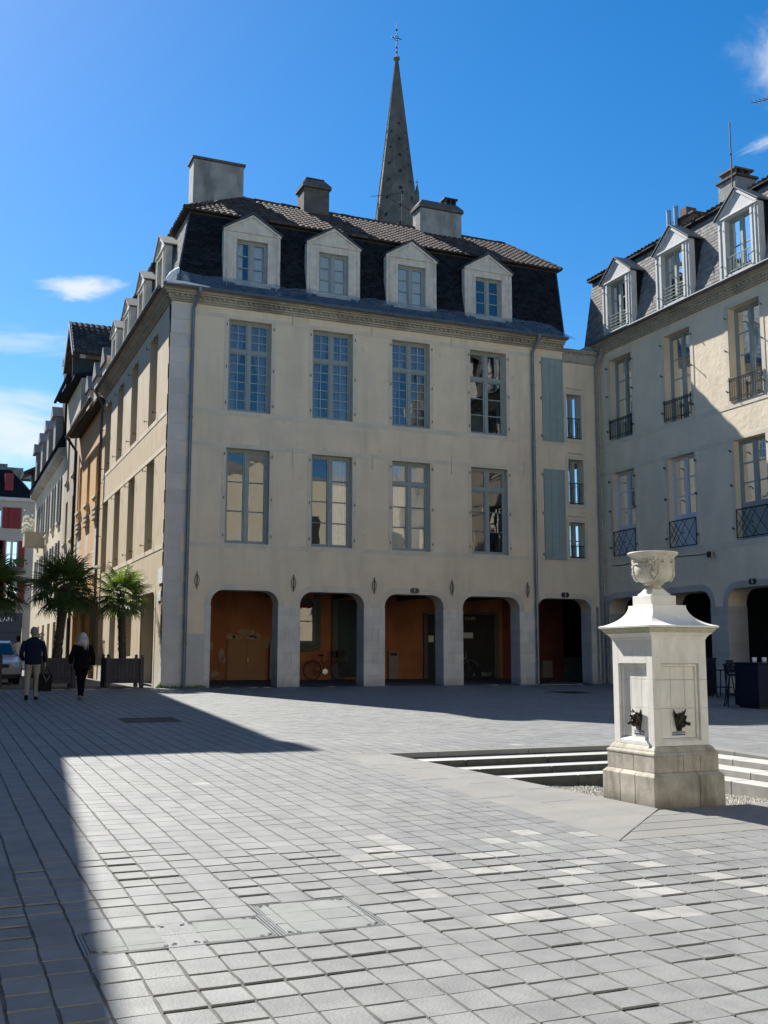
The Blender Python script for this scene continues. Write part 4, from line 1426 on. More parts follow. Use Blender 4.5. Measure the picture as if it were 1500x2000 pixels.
# dormers
def dormer(parent, P, uc, z0, zs, za, w, ow, oz0, oz1, dface, dback, mtl, frame, deep=.3, lo=3, cheek='slate', roofm='lead', rail=None, label=None, eave=.06, wrec=.14, front_t=.24):
    """front slab with pediment, cheeks and a small saddle roof running back"""
    m = MB()
    h = w / 2
    t = front_t
    D = dface
    m.pbox(P, uc - h, uc - ow, D, D + t, z0, zs)
    m.pbox(P, uc + ow, uc + h, D, D + t, z0, zs)
    m.pbox(P, uc - ow, uc + ow, D, D + t, oz1, zs)
    m.pbox(P, uc - ow, uc + ow, D, D + t, z0, oz0)
    tri = [(uc - h, zs), (uc + h, zs), (uc, za)]
    m.hexa([P(u, D, z) for u, z in tri], [P(u, D + t, z) for u, z in tri])
    # raised pediment moulding and architrave
    for s in (-1, 1):
        a, b = (uc + s * (h + .03), zs + .0), (uc, za + .02)
        m.hexa([P(a[0], D - .05, a[1]), P(b[0], D - .05, b[1]), P(b[0], D - .05, b[1] - .10), P(a[0] - s * .13, D - .05, a[1])],
               [P(a[0], D - .002, a[1]), P(b[0], D - .002, b[1]), P(b[0], D - .002, b[1] - .10), P(a[0] - s * .13, D - .002, a[1])])
        m.pbox(P, uc + s * (h - .13), uc + s * (h - .10), D - .025, D - .001, z0, zs - .02)
        m.pbox(P, uc + s * (ow + .0), uc + s * (ow + .10), D - .02, D - .001, oz0, oz1 + .1)
    m.pbox(P, uc - h - .02, uc + h + .02, D - .045, D - .002, zs - .055, zs)
    dm = m.build('dormer', mtl, parent, bev=.006, label=label)
    m = MB()
    for s in (-1, 1):
        u = uc + s * (h - .03)
        m.pbox(P, min(u, u + s * .02), max(u, u + s * .02), D + t + .002, dback, z0, zs - .02)
    m.build('cheek', cheek, dm)
    m = MB()
    e = eave
    for s in (-1, 1):
        a0, a1 = (uc + s * (h + e), zs - .01 + .0), (uc, za + .045)
        q = [P(a0[0], D - .09, a0[1]), P(a1[0], D - .09, a1[1]), P(a1[0], dback + .5, a1[1]), P(a0[0], dback + .5, a0[1])]
        m.hexa(q, [(x, y, z + .05) for x, y, z in q])
    m.build('roof', roofm, dm, bev=.004)
    window(dm, P, uc - ow, uc + ow, oz0, oz1, rec=D + wrec, frame=frame, cols=1, lo=lo, up=0, fw=.055)
    return dm
DX_ = [(8.95, 14.72), (11.795, 14.72), (14.69, 14.76), (17.73, 14.76)]
for i, (uc, zs) in enumerate(DX_):
    dm = dormer(B1, PF, uc, 12.55, 14.74, 15.33, 1.92, .53, 13.05, 14.46, .22, 2.0, 'dormer_stone', 'window_green')
    win = [c for c in dm.children if c.name.startswith('window')][0]
    if i in (1, 2):
        curtain(win, PF, uc - .5, uc + .5, 13.05, 14.44, .44, 'blind', amp=.004)
    if i == 0:
        curtain(win, PF, uc + .06, uc + .5, 13.05, 14.44, .50, 'blind', amp=.004)
        curtain(win, PF, uc - .5, uc - .25, 13.05, 14.44, .50, 'blind', amp=.006)
for i, (a, b) in enumerate(LY):
    dormer(B1, PL, (a + b) / 2, 12.45, 14.62, 15.15, 1.62, .44, 12.9, 14.4, .12, 1.6, 'dormer_stone', 'window_green', cheek='lead', roofm='slate_wing', eave=.09)
# front windows
spec = [dict(cols=2, lo=6, up=3, munt='muntin')] * 3 + [dict(cols=1, lo=3, up=1)]
for i, (a, b) in enumerate(WX):
    w = window(B1, PF, a, b, 8.66, 11.655, rec=.2, tz=10.66, **spec[i])
    c = .36
    if i < 3:
        curtain(w, PF, a + .1, (a + b) / 2 - .05, 8.7, 11.6, c, 'curtain_grey' if i != 1 else 'curtain_grey', 'l')
        curtain(w, PF, (a + b) / 2 + .05, b - .1, 8.7, 11.6, c, 'curtain_grey', 'r' if i == 0 else None)
low = [dict(lo=3), dict(lo=4), dict(lo=3, up=1), dict(lo=3, up=1)]
for i, (a, b) in enumerate(WX):
    w = window(B1, PF, a, b, 4.44, 7.46, rec=.2, tz=6.72, frame='window_green', munt='window_dark', **low[i])
    if i == 2:
        curtain(w, PF, a + .08, b - .08, 4.5, 7.4, .31, 'curtain', amp=.03)
    if i == 1:
        curtain(w, PF, (a + b) / 2, b - .08, 4.5, 7.4, .31, 'curtain', amp=.03)
for i, (a, b, c, d) in enumerate(SMALL):
    w = window(B1, PF, a, b, c, d, rec=.22, frame='window_green', lo=2, fw=.05)
    m = MB()
    zr = c + .78 if i < 2 else c + .45
    for z in (c + .06, zr):
        m.bar(PF(a, .06, z), PF(b, .06, z), .014)
    for k in range(7):
        u = a + (b - a) * (k + .5) / 7
        m.bar(PF(u, .06, c + .06), PF(u, .06, zr), .008)
    m.path([PF((a + b) / 2 + .2 * math.cos(t), .055, (c + zr) / 2 + .28 * math.sin(t)) for t in [k * math.pi / 8 for k in range(16)]], .009, 5, True)
    m.build('window_rail', 'iron', B1)
for a, b in LY:
    window(B1, PL, a, b, 8.62, 11.6, rec=.26, lo=3, up=1, tz=10.6)
    window(B1, PL, a, b, 4.38, 7.36, rec=.26, lo=4)
for i, (a, b) in enumerate(LA[1:], 1):
    window(B1, PL, a, b, -.05 if i == 2 else .95, 2.8, rec=.3, lo=3, frame='window_dark')
m = MB()
m.pbox(PL, LA[0][0], LA[0][1], .40, .46, 0, 3.1)
m.build('door', 'dark_stone', B1)
# closed shutters with planks
for z0, z1, n in ((8.62, 11.70, 3), (4.35, 7.60, 3)):
    m = MB()
    m.pbox(PF, 19.735, 20.615, .0, .012, z0, z1)
    sh = m.build('shutter', 'shutter_paint', B1)
    for k in range(n):
        m = MB()
        a, b = 19.735 + .88 * k / n, 19.735 + .88 * (k + 1) / n
        m.pbox(PF, a + .003, b - .003, -.045, -.002, z0, z1)
        m.build('plank', 'shutter_paint', sh, bev=.004)
    for f in (.05, .5, .93):
        m = MB()
        m.pbox(PF, 19.70, 20.5, -.052, -.046, z0 + (z1 - z0) * f, z0 + (z1 - z0) * f + .035)
        m.pbox(PF, 19.66, 19.72, -.09, 0, z0 + (z1 - z0) * f - .02, z0 + (z1 - z0) * f + .06)
        m.build('hinge', 'shutter_paint', sh)
# shutter stays and wall ties
m = MB()
for a, b in WX:
    for z0, z1 in ((8.66, 11.66), (4.44, 7.46)):
        for f in (.08, .47, .93):
            for u in (a - .07, b + .07):
                z = z0 + (z1 - z0) * f
                m.bar(PF(u, 0, z), PF(u, -.07, z), .012)
                m.bar(PF(u, -.06, z - .05), PF(u, -.06, z + .05), .010)
for a, b in LY:
    for z0, z1 in ((8.62, 11.6), (4.38, 7.36)):
        for f in (.08, .93):
            for u in (a - .07, b + .07):
                z = z0 + (z1 - z0) * f
                m.bar(PL(u, 0, z), PL(u, -.14, z), .012)
                m.bar(PL(u, -.12, z - .05), PL(u, -.12, z + .05), .010)
m.build('shutter_stay', 'iron', B1, kind='stuff')
for u, z, h in ((10.36, 7.30, .62), (13.13, 7.36, .55), (16.08, 7.45, .62), (18.93, 7.5, .6), (10.3, 11.97, .5), (13.1, 11.9, .45), (16.1, 11.85, .4)):
    m = MB()
    m.pbox(PF, u - .012, u + .012, -.035, 0, z - h / 2, z + h / 2)
    m.pbox(PF, u - .02, u + .02, -.05, -.002, z - .02, z + .02)
    m.build('wall_tie', 'stone_trim', B1)
for u in (7.33, 10.43, 13.2, 16.04, 18.98):
    m = MB()
    m.bar(PF(u, -.06, 2.98), PF(u, -.06, 3.52), .014)
    for z in (3.05, 3.45):
        m.bar(PF(u, 0, z), PF(u, -.06, z), .012)
    m.path([PF(u + .07 * math.cos(t), -.05, 3.25 + .17 * math.sin(t)) for t in [k * math.pi / 6 for k in range(12)]], .009, 5, True)
    m.build('lantern_bracket', 'iron', B1)
# downpipes
def downpipe(parent, P, u, ztop, mtl, r=.052, off=.12, sw=.12, zb=.0, col2=None):
    m = MB()
    m.path([P(u + sw, -.42, ztop), P(u + sw, -.40, ztop - .12), P(u + sw * .5, -.25, ztop - .36), P(u, -off, ztop - .55), P(u, -off, ztop - .75), P(u, -off, zb + .02)], r, 8)
    for z in (10.6, 8.3, 6.0, 3.6, 1.3):
        m.bar(P(u, -off, z - .03), P(u, -off, z + .03), r * 1.25, 10)
        m.bar(P(u, 0, z), P(u, -off, z), .012)
    m.bar(P(u + sw, -.42, ztop - .1), P(u + sw, -.42, ztop + .02), r * 1.1, 8, r * 1.8)
    m.build('downpipe', mtl, parent)
downpipe(B1, PF, 6.99, 12.36, 'pipe_metal', .055)
downpipe(B1, PF, 19.30, 12.36, 'pipe_metal', .055)
downpipe(B1, PF, 22.02, 12.1, 'pipe_pale', .065, .12, .03)
downpipe(B1, PL, 45.85, 12.3, 'zinc', .06, .14, .0)
m = MB()
m.path([PF(21.84, -.05, 2.7), PF(21.84, -.05, .05)], .04, 8)
m.path([PF(22.12, -.2, 3.1), PF(22.13, -.2, .05)], .05, 8)
m.build('downpipe', 'pipe_pale', B1)
# house numbers on dark octagonal plates
def number_plate(parent, P, u, z, s, M, label):
    m = MB()
    pts = [(-.17, 0), (-.12, -.085), (.12, -.085), (.17, 0), (.12, .085), (-.12, .085)]
    m.hexa([P(u + a, -.035, z + b) for a, b in pts], [P(u + a, -.016, z + b) for a, b in pts])
    p = m.build('number_plate', 'plate_black', parent, label=label)
    text_part('numeral', s, .15, 'sign_white', p, M, .003)
RX90 = Matrix.Rotation(math.pi / 2, 4, 'X')
number_plate(B1, PF, 14.66, 3.115, '1', Matrix.Translation((14.66, 31.962, 3.115)) @ RX90, 'dark octagonal plate with the numeral 1')
number_plate(B1, PF, 20.52, 3.115, '3', Matrix.Translation((20.52, 31.962, 3.115)) @ RX90, 'dark octagonal plate with the numeral 3')
# small enamel street plates on the corner
m = MB()
m.pbox(PL, 32.1, 32.75, -.03, -.013, 3.15, 3.62)
m.build('street_plate', 'sign_white', B1)
m = MB()
m.pbox(PL, 32.3, 32.8, -.03, -.013, 2.62, 2.92)
m.build('street_plate', 'sign_white', B1)
# moss at the foot of the corner
m = MB()
for k in range(160):
    x, y = (random.uniform(6.29, 6.33), random.uniform(31.97, 32.5)) if k < 70 else (random.uniform(6.3, 7.7), random.uniform(31.93, 31.985))
    hgt_ = random.uniform(.02, .2) * (1 if k < 70 else .4) * math.exp(-abs(y - 32) * 2)
    m.ball((x, y, random.uniform(0, hgt_)), random.uniform(.012, .03), 5)
m.build('moss_patch', 'moss', B1)

# ---- under the arcade
m = MB()
m.quad((6.7, 37, -.1), (20.78, 37, -.1), (20.78, 37, 3.4), (6.7, 37, 3.4))
m.quad((6.9, 32.6, -.1), (6.9, 37, -.1), (6.9, 37, 3.4), (6.9, 32.6, 3.4))
m.build('arcade_wall', 'red_wall', B1)
m = MB()
m.quad((20.78, 37, -.1), (23.6, 37, -.1), (23.6, 37, 3.4), (20.78, 37, 3.4))
m.build('arcade_wall', 'dark_red_wall', B1)
m = MB()
m.box(6.7, 28, 32.63, 44, 3.28, 3.34)
for x in (8.4, 11.0, 13.6, 16.2, 18.8, 21.4):
    m.box(x, x + .2, 32.64, 36.99, 3.06, 3.28)
m.build('arcade_ceiling', 'ceiling', B1)
FI = .115
m = MB()
m.box(9.62, 11.02, 36.94, 36.995, FI, 1.52)
cb = m.build('cupboard', 'cupboard', B1)
for a, b in ((9.68, 10.31), (10.33, 10.96)):
    m = MB()
    m.box(a, b, 36.915, 36.938, FI + .05, 1.47)
    m.build('door', 'cupboard', cb, bev=.004)
m = MB()
m.box(10.36, 10.375, 36.89, 36.914, .78, .9)
m.build('handle', 'steel', cb)
random.seed(9)
m = MB()
def blob(cx, cz, rx, rz, n=18, y=36.992):
    ph = random.uniform(0, 9)
    pts = []
    for k in range(n):
        t = 2 * math.pi * k / n
        r = 1 + .45 * mnoise.noise(Vector((math.cos(t) * 1.6 + ph, math.sin(t) * 1.6, ph)))
        pts.append((cx + rx * r * math.cos(t), cz + rz * r * math.sin(t)))
    m.hexa([(a, y, b) for a, b in pts], [(a, y + .004, b) for a, b in pts])
for cx, cz, rx, rz in ((10.25, 1.82, .22, .10), (10.5, 1.78, .12, .13), (9.75, 1.66, .17, .10), (10.0, 1.62, .2, .08), (10.75, 1.66, .14, .13), (10.5, 1.62, .2, .07), (9.42, 1.0, .10, .22), (9.5, .8, .08, .12), (9.05, 1.3, .07, .14), (9.2, .32, .14, .1), (11.12, 1.4, .07, .2)):
    m = MB()
    blob(cx, cz, rx, rz)
    m.build('bare_plaster_patch', 'flaked', B1)
m = MB()
m.box(11.16, 11.28, 36.8, 36.99, FI, 1.42)
m.build('post', 'flaked', B1)
# window and doors at the back of the arcade
m = MB()
for q in ((12.9, 13.12, 36.9, 36.995, 1.2, 3.25), (11.3, 12.9, 36.9, 36.995, 1.12, 1.40), (13.56, 13.80, 36.9, 36.995, FI, 3.25),
          (17.3, 17.46, 36.9, 36.995, FI, 2.62), (19.2, 20.62, 36.95, 36.995, 2.62, 2.72), (20.36, 20.60, 36.9, 36.995, FI, 2.62)):
    m = MB()
    m.box(*q)
    m.build('door_surround', 'dark_stone', B1, bev=.01)
PI_ = lambda u, d, z: (u, 36.75 + d, z)
window(B1, PI_, 11.3, 12.9, 1.40, 3.05, rec=.1, frame='window_dark', lo=2)
m = MB()
m.box(13.80, 14.72, 36.93, 36.99, FI + .08, 3.05)
dr = m.build('door', 'door_green', B1, label='dark green panelled door')
for z0, z1 in ((.3, 1.1), (1.25, 1.9), (2.05, 2.9)):
    for a, b in ((13.87, 14.22), (14.28, 14.65)):
        m = MB()
        m.box(a, b, 36.91, 36.928, z0, z1)
        m.build('panel', 'door_green', dr, bev=.01)
m = MB()
m.box(17.46, 18.2, 36.93, 36.99, FI, 2.55)
m.build('door', 'door_dark', B1, label='dark door with a white notice')
m = MB()
m.box(17.5, 17.72, 36.915, 36.929, 1.5, 1.75)
m.build('notice', 'sign_white', B1)
m = MB()
m.box(18.9, 20.34, 36.94, 36.99, FI, 2.60)
dd = m.build('door', 'door_dark', B1, label='wide dark shopfront door with a white poster')
for k in range(5):
    m = MB()
    m.box(18.93 + k * .283, 19.2 + k * .283, 36.925, 36.939, FI + .05, 2.3)
    m.build('panel', 'door_dark', dd, bev=.003)
m = MB()
m.box(18.9, 19.42, 36.905, 36.922, 1.66, 1.88)
m.build('poster', 'sign_white', dd)
text_part('lettering', 'SOUP', .17, 'stone_trim', dd, Matrix.Translation((20.0, 36.918, .27)) @ RX90, .002)
text_part('lettering', '&', .15, 'stone_trim', dd, Matrix.Translation((19.45, 36.918, .26)) @ RX90, .002)
text_part('lettering', 'SOUPE', .16, 'stone_trim', dd, Matrix.Translation((19.3, 36.918, 2.42)) @ RX90, .002)
m = MB()
m.box(15.83, 16.21, 36.85, 36.99, FI, 1.14)
ub = m.build('meter_box', 'box_beige', B1, bev=.01)
m = MB()
m.box(15.88, 16.16, 36.83, 36.848, .98, 1.09)
m.build('meter_grille', 'cast_iron', ub)
m = MB()
m.box(22.5, 22.95, 36.8, 36.99, FI, .80)
m.build('meter_box', 'box_beige', B1, bev=.01)
m = MB()
m.quad((23.4, 37.2, 0), (23.4, 41, 0), (23.4, 41, 3.3), (23.4, 37.2, 3.3))
m.quad((23.4, 41, 0), (28, 41, 0), (28, 41, 3.3), (23.4, 41, 3.3))
m.quad((27.5, 33, 0), (27.5, 41, 0), (27.5, 41, 3.3), (27.5, 33, 3.3))
m.build('passage_wall', 'door_dark', B1)
for k in range(5):
    m = MB()
    m.box(23.6, 25.6, 37.0 + k * .3, 37.3 + k * .3, 0, .25 + k * .17)
    m.build('stair_step', 'dark_stone', B1, bev=.008)

# ================================================================== plastic sheet along the gutter
random.seed(17)
m = MB()
nu, nv = 170, 10
for j in range(nv + 1):
    t = j / nv
    for i in range(nu + 1):
        s = i / nu
        u = 6.15 + s * 14.75
        topz = 12.98 + .12 * mnoise.noise(Vector((u * .45, 1, 0))) + .05 * mnoise.noise(Vector((u * 1.7, 5, 0)))
        if s > .95:
            topz -= (s - .95) * 9
        if s < .03:
            topz += .05 - (.03 - s) * 12
        bow = math.sin(math.pi * t) * .10
        y = 31.52 + (31.98 - 31.52) * t ** .8 + (topz - 12.45) * .05
        z = 12.36 + (topz - 12.36) * t + bow
        wv = .035 * mnoise.noise(Vector((u * 2.2 + t * 1.5, t * 3, 7))) + .02 * mnoise.noise(Vector((u * 6, t * 6, 3)))
        for uc, zs in DX_:
            pass
        m.v.append((u, y - wv - .05, z + wv))
n = nu + 1
for j in range(nv):
    for i in range(nu):
        m.f.append((j * n + i, j * n + i + 1, (j + 1) * n + i + 1, (j + 1) * n + i))
        m.m.append(0)
tag(m.build('plastic_sheet', 'plastic_film', smooth=True), 'translucent plastic sheet draped along the gutter in front of the four dormers', 'plastic sheet')
m = MB()
rr = [(6.02, 31.6, 12.42), (6.12, 31.56, 12.55), (6.25, 31.7, 12.75), (6.42, 31.9, 12.95), (6.5, 31.98, 13.08)]
m.path(rr, [.05, .08, .10, .09, .04], 8)
m.path([(6.05, 31.5, 12.44), (6.6, 31.5, 12.46), (7.4, 31.5, 12.43)], [.06, .05, .015], 7)
tag(m.build('plastic_sheet', 'curtain', smooth=True), 'bunched white end of the plastic sheet tied at the left roof corner', 'plastic sheet')

# ================================================================== wing on the right
B2 = thing('wing_building', 'beige wing on the right with three pedimented dormers, balconettes and dark arches', 'building', (26, 24, 0))
RW = [(30.02, 31.33), (26.84, 28.2), (23.65, 25.03), (20.46, 21.84), (17.3, 18.7)]
RA = [(29.4, 31.75), (26.33, 28.6), (23.2, 25.57), (20.1, 22.4), (16.9, 19.2)]
m = MB()
wall(m, PR, 15, 32, 3.5, 12.02, [(a, b, 8.66, 11.66) for a, b in RW] + [(a, b, 4.43, 7.48) for a, b in RW], .34)
wall(m, PR, 15, 32, -.45, 3.5, [(a, b, -.45, 3.0, .42) for a, b in RA], .72, back=True)
m.quad((22.2, 15, -.4), (32, 15, -.4), (32, 15, 14), (22.2, 15, 14))
m.quad((22.2, 32.0, 11.6), (22.2, 33.5, 11.6), (22.2, 33.5, 12.6), (22.2, 32.0, 12.6))
m.build('wall', 'plaster_wing', B2)
m = MB()
def bandr(z0, z1):
    m.pbox(PR, 15, 31.99, -.014, .01, z0, z1)
bandr(8.5, 8.655)
bandr(7.485, 7.62)
bandr(4.27, 4.425)
for a, b in RW:
    for z0, z1 in ((8.658, 11.80), (4.438, 7.482)):
        m.pbox(PR, a - .15, a, -.014, .01, z0, z1)
        m.pbox(PR, b, b + .15, -.014, .01, z0, z1)
    m.pbox(PR, a, b, -.014, .01, 11.66, 11.80)
m.build('stone_band', 'stone_trim', B2)
for a, b in RA:
    m = MB()
    arch_ring(m, PR, a, b, 2.3, 3.0, .42, .2, .016)
    m.build('arch_surround', 'wing_stone', B2)
pr_ = [(RA[i + 1][1], RA[i][0]) for i in range(4)]
for a, b in pr_ + [(31.75, 31.98)]:
    for i in range(7):
        cs = [a, b] if i % 2 or b - a < .4 else [a, (a + b) / 2 + random.uniform(-.1, .1), b]
        for q in range(len(cs) - 1):
            m = MB()
            m.pbox(PR, cs[q] - (.012 if q == 0 else -.0015), cs[q + 1] + (.012 if q == len(cs) - 2 and b < 31.9 else -.0015), -.018 - random.uniform(0, .004), .735, zc_[i] - .02 - (.35 if i == 0 else 0), zc_[i + 1] - .025)
            m.build('pier_stone', 'wing_stone', B2, bev=.005)
m = MB()
m.box(22.95, 26, 32.9, 33, 0, 3.3)
m.quad((26.5, 15, -.4), (26.5, 33, -.4), (26.5, 33, 3.4), (26.5, 15, 3.4))
m.box(22.95, 30, 15, 32.9, 3.36, 3.42)
m.box(22.55, 30, 15, 32.9, 8.0, 8.1)
m.box(25.0, 25.1, 15, 32.9, 3.43, 12.0)
for y in (29.2, 25.9, 22.6, 19.5):
    m.box(22.6, 25.0, y, y + .08, 3.43, 12.0)
m.build('inner_walls', 'interior', B2)
cornice(PR, 15, 31.99, B2, 12.37, 0, 0)
# mansard
m = MB()
RSL = lambda u, d, z: (22.28 + .67 * (z - 12.4) / 3.02, u, z)
DRH = [((a + b) / 2 + .05 - .58, (a + b) / 2 + .05 + .58, 12.62, 14.6) for a, b in RW]
wall(m, RSL, 15, 33.05, 12.4, 15.42, DRH, 0)
m.quad((22.28, 33.05, 12.4), (22.95, 33.3, 15.42), (22.95, 33.05, 15.42))
m.quad((22.28, 33.05, 12.4), (32, 33.05, 12.4), (31.5, 33.3, 15.42), (22.95, 33.3, 15.42))
m.quad((22.28, 15, 12.4), (32, 15, 12.4), (31.5, 15, 15.42), (22.95, 15, 15.42))
m.quad((24.6, 15, 12.4), (24.6, 33.05, 12.4), (24.6, 33.05, 15.42), (24.6, 15, 15.42))
m.build('mansard_body', 'lead', B2)
random.seed(47)
m = MB()
hr = math.hypot(3.02, .67)
field(m, (22.268, 0, 12.4), (0, 1, 0), (.67, 0, 3.02), (-1, 0, .2), hr, lambda v: 15.0, lambda v: 33.05 + .25 * v / hr, .23, .135, 's', .006, cut=[(a, b, (c - 12.4) / 3.02 * hr - .1, (d - 12.4) / 3.02 * hr) for a, b, c, d in DRH])
m.build('slates', 'slate_wing', B2, kind='stuff')
m = MB()
m.hexa([(22.78, 15, 15.42), (32, 15, 15.42), (32, 33.45, 15.42), (22.78, 33.45, 15.42)], [(22.78, 15, 15.47), (32, 15, 15.47), (32, 33.45, 15.47), (22.78, 33.45, 15.47)])
m.hexa([(22.78, 15, 15.47), (32, 15, 15.47), (32, 33.45, 15.47), (22.78, 33.45, 15.47)], [(27, 15, 17.3), (27.2, 15, 17.3), (27.2, 33.3, 17.3), (27, 33.3, 17.3)])
m.build('roof_deck', 'roof_tile', B2)
m = MB()
field(m, (22.78, 0, 15.48), (0, 1, 0), (4.22, 0, 1.83), (0, 0, 1), 4.4, lambda v: 15.0, lambda v: 33.45, .21, .27, 't', .02)
m.build('roof_tiles', 'roof_tile', B2, kind='stuff')
for i, (a, b) in enumerate(RW):
    uc = (a + b) / 2 + .05
    dm = dormer(B2, PR, uc, 12.48, 14.62, 15.33, 1.78, .55, 12.72, 14.5, -.02, 1.5, 'white_wood', 'window_green', lo=3 if i < 2 else 2, wrec=.16, cheek='slate', eave=.1)
    m = MB()
    zr0, zr1 = 12.8, 13.28
    if i < 2:
        for k in range(5):
            z = zr0 + (zr1 - zr0) * k / 4
            m.bar(PR(uc - .56, -.0, z), PR(uc + .56, -.0, z), .014)
    else:
        for z in (zr0, zr1):
            m.bar(PR(uc - .56, -.0, z), PR(uc + .56, -.0, z), .016)
        for k in range(9):
            u = uc - .5 + k * .125
            m.bar(PR(u, 0, zr0), PR(u, 0, zr1), .010)
    m.build('railing', 'window_green', dm)
    if i < 3:
        for s in (-1, 1):
            m = MB()
            for z in (13.1, 14.3):
                m.bar(PR(uc + s * .72, -.06, z), PR(uc + s * .66, -.16, z - .1), .018)
            m.build('shutter_stay', 'window_dark', dm)
for i, (a, b) in enumerate(RW):
    window(B2, PR, a, b, 8.66, 11.66, rec=.26, frame='window_green', munt='muntin', lo=4, label=None)
    m = MB()
    u0, u1 = a + .0, b + .0
    for z in (8.74, 8.80, 9.32, 9.40):
        m.bar(PR(u0, -.05, z), PR(u1, -.05, z), .012)
    k = 0
    while u0 + .06 + k * .1 < u1:
        u = u0 + .06 + k * .1
        m.bar(PR(u, -.05, 8.74), PR(u, -.05, 9.40), .0085)
        m.path([PR(u + .045 * math.cos(t), -.05, 9.36 + .03 * math.sin(t)) for t in [q * math.pi / 3 for q in range(6)]], .006, 4, True)
        k += 1
    for u in (u0, u1):
        m.bar(PR(u, -.05, 8.72), PR(u, -.05, 9.46), .018)
        m.bar(PR(u, .05, 9.36), PR(u, -.12, 9.36), .012)
    m.build('railing', 'iron', B2)
    fr = 'window_white' if i < 2 else 'window_green'
    w = window(B2, PR, a, b, 4.43, 7.48, rec=.20, frame=fr, munt=fr, lo=3, panel=1.05)
    if i < 2:
        curtain(w, PR, a + .1, b - .1 if i == 0 else b - .1, 5.4, 7.4, .36, 'curtain_grey', amp=.03) if i == 0 else curtain(w, PR, (a + b) / 2, b - .1, 5.4, 7.4, .36, 'curtain_grey', amp=.03)
    else:
        curtain(w, PR, a + .1, b - .1, 5.4, 7.4, .40, 'curtain_grey', amp=.02)
    m = MB()
    z0, z1 = 4.50, 5.35
    for z in (z0, z1):
        m.bar(PR(a, -.02, z), PR(b, -.02, z), .017)
    for u in (a + .02, b - .02):
        m.bar(PR(u, -.02, z0), PR(u, -.02, z1), .017)
    uw = (b - a - .04) / 3
    zm = (z0 + z1) / 2
    for k in range(4):
        for sg in (-1, 1):
            u = a + .02 + k * uw
            ua, ub_ = u, u + uw * 1.5
            zz0, zz1 = (z0, z1) if sg > 0 else (z1, z0)
            f = min(1, (b - .02 - ua) / (ub_ - ua))
            if f > .05:
                m.bar(PR(ua, -.02, zz0), PR(ua + (ub_ - ua) * f, -.02, zz0 + (zz1 - zz0) * f), .010)
            ua, ub_ = b - .02 - k * uw, b - .02 - k * uw - uw * 1.5
            f = min(1, (ua - a - .02) / (ua - ub_))
            if f > .05 and k == 0:
                m.bar(PR(ua, -.022, zz0), PR(ua + (ub_ - ua) * f, -.022, zz0 + (zz1 - zz0) * f), .010)
    m.ball(PR((a + b) / 2, -.02, zm), .03, 8)
    m.build('railing', 'iron', B2)
m = MB()
for a, b in RW[:3]:
    for z0, z1 in ((8.66, 11.66), (4.43, 7.48)):
        for f in (.12, .55, .9):
            for u in (a - .1, b + .08):
                z = z0 + (z1 - z0) * f
                m.bar(PR(u, 0, z), PR(u - .05, -.16, z + .02), .014)
                m.bar(PR(u - .05, -.16, z + .02), PR(u - .12, -.16, z - .06), .018)
m.build('shutter_stay', 'iron', B2, kind='stuff')
# floodlight with its cable, number plate
m = MB()
m.pbox(PR, 25.95, 26.2, -.22, -.16, 3.98, 4.20)
m.bar(PR(26.08, 0, 4.12), PR(26.08, -.18, 4.1), .02)
fl_ = m.build('floodlight', 'steel', B2, bev=.01)
m = MB()
m.pbox(PR, 25.98, 26.17, -.226, -.221, 4.01, 4.17)
m.build('lens', 'car_black', fl_)
m = MB()
m.path([PR(u, -.02, 4.16 + .02 * math.sin(u * 3)) for u in [26.1 + k * .6 for k in range(10)]], .012, 5)
m.build('cable', 'iron', B2)
MR = Matrix.Rotation(-math.pi / 2, 4, 'Z') @ RX90
number_plate(B2, PR, 24.45, 3.15, '5', Matrix.Translation((22.162, 24.45, 3.15)) @ MR, 'dark octagonal plate with the numeral 5')
# chimneys on the wing
c = chimney(B2, 23.6, 24.45, 25.9, 26.8, 15.6, 16.72, 'chimney_render', 'chimney_dark', 'slab')
m = MB()
for k in range(3):
    m.box(23.66 + k * .28, 23.70 + k * .28, 25.98, 26.7, 16.82, 17.02)
m.box(23.6, 24.42, 25.95, 26.75, 17.02, 17.08)
m.build('pots', 'brick', c)
c = chimney(B2, 23.7, 24.5, 28.2, 29.2, 15.7, 16.35, 'brick', 'chimney_dark', 'slab')
m = MB()
m.box(23.85, 24.3, 28.75, 29.1, 16.44, 16.85)
m.build('pots', 'brick', c)
for y in (28.95, 29.35):
    m = MB()
    m.bar((23.55, y, 15.6), (23.55, y, 16.82), .09, 12)
    m.bar((23.55, y, 16.82), (23.55, y, 16.86), .10, 12)
    m.build('flue_pipe', 'steel', B2)
m = MB()
m.bar((23.55, 26.05, 16.2), (23.55, 26.05, 18.65), .022, 6)
m.ball((23.55, 26.05, 17.5), .04, 6)
tag(m.build('aerial_mast', 'iron'), 'thin dark aerial mast rising from the chimney of the right wing', 'aerial')
t = thing('television_aerial', 'horizontal television aerial at the right edge of the sky', 'aerial', (25, 25.2, 17))
m = MB()
m.bar((25, 25.2, 16.2), (25, 25.2, 19.7), .022, 6)
m.build('mast', 'iron', t)
m = MB()
m.bar((25, 26.55, 19.88), (25, 24.6, 19.3), .014, 5)
for k in range(10):
    y = 26.4 - k * .19
    m.bar((25 - .15, y, 19.84 - k * .056), (25 + .15, y, 19.84 - k * .056), .008, 4)
    m.bar((25, y, 19.84 - k * .056 - .08), (25, y, 19.84 - k * .056 + .08), .008, 4)
m.build('boom', 'iron', t)

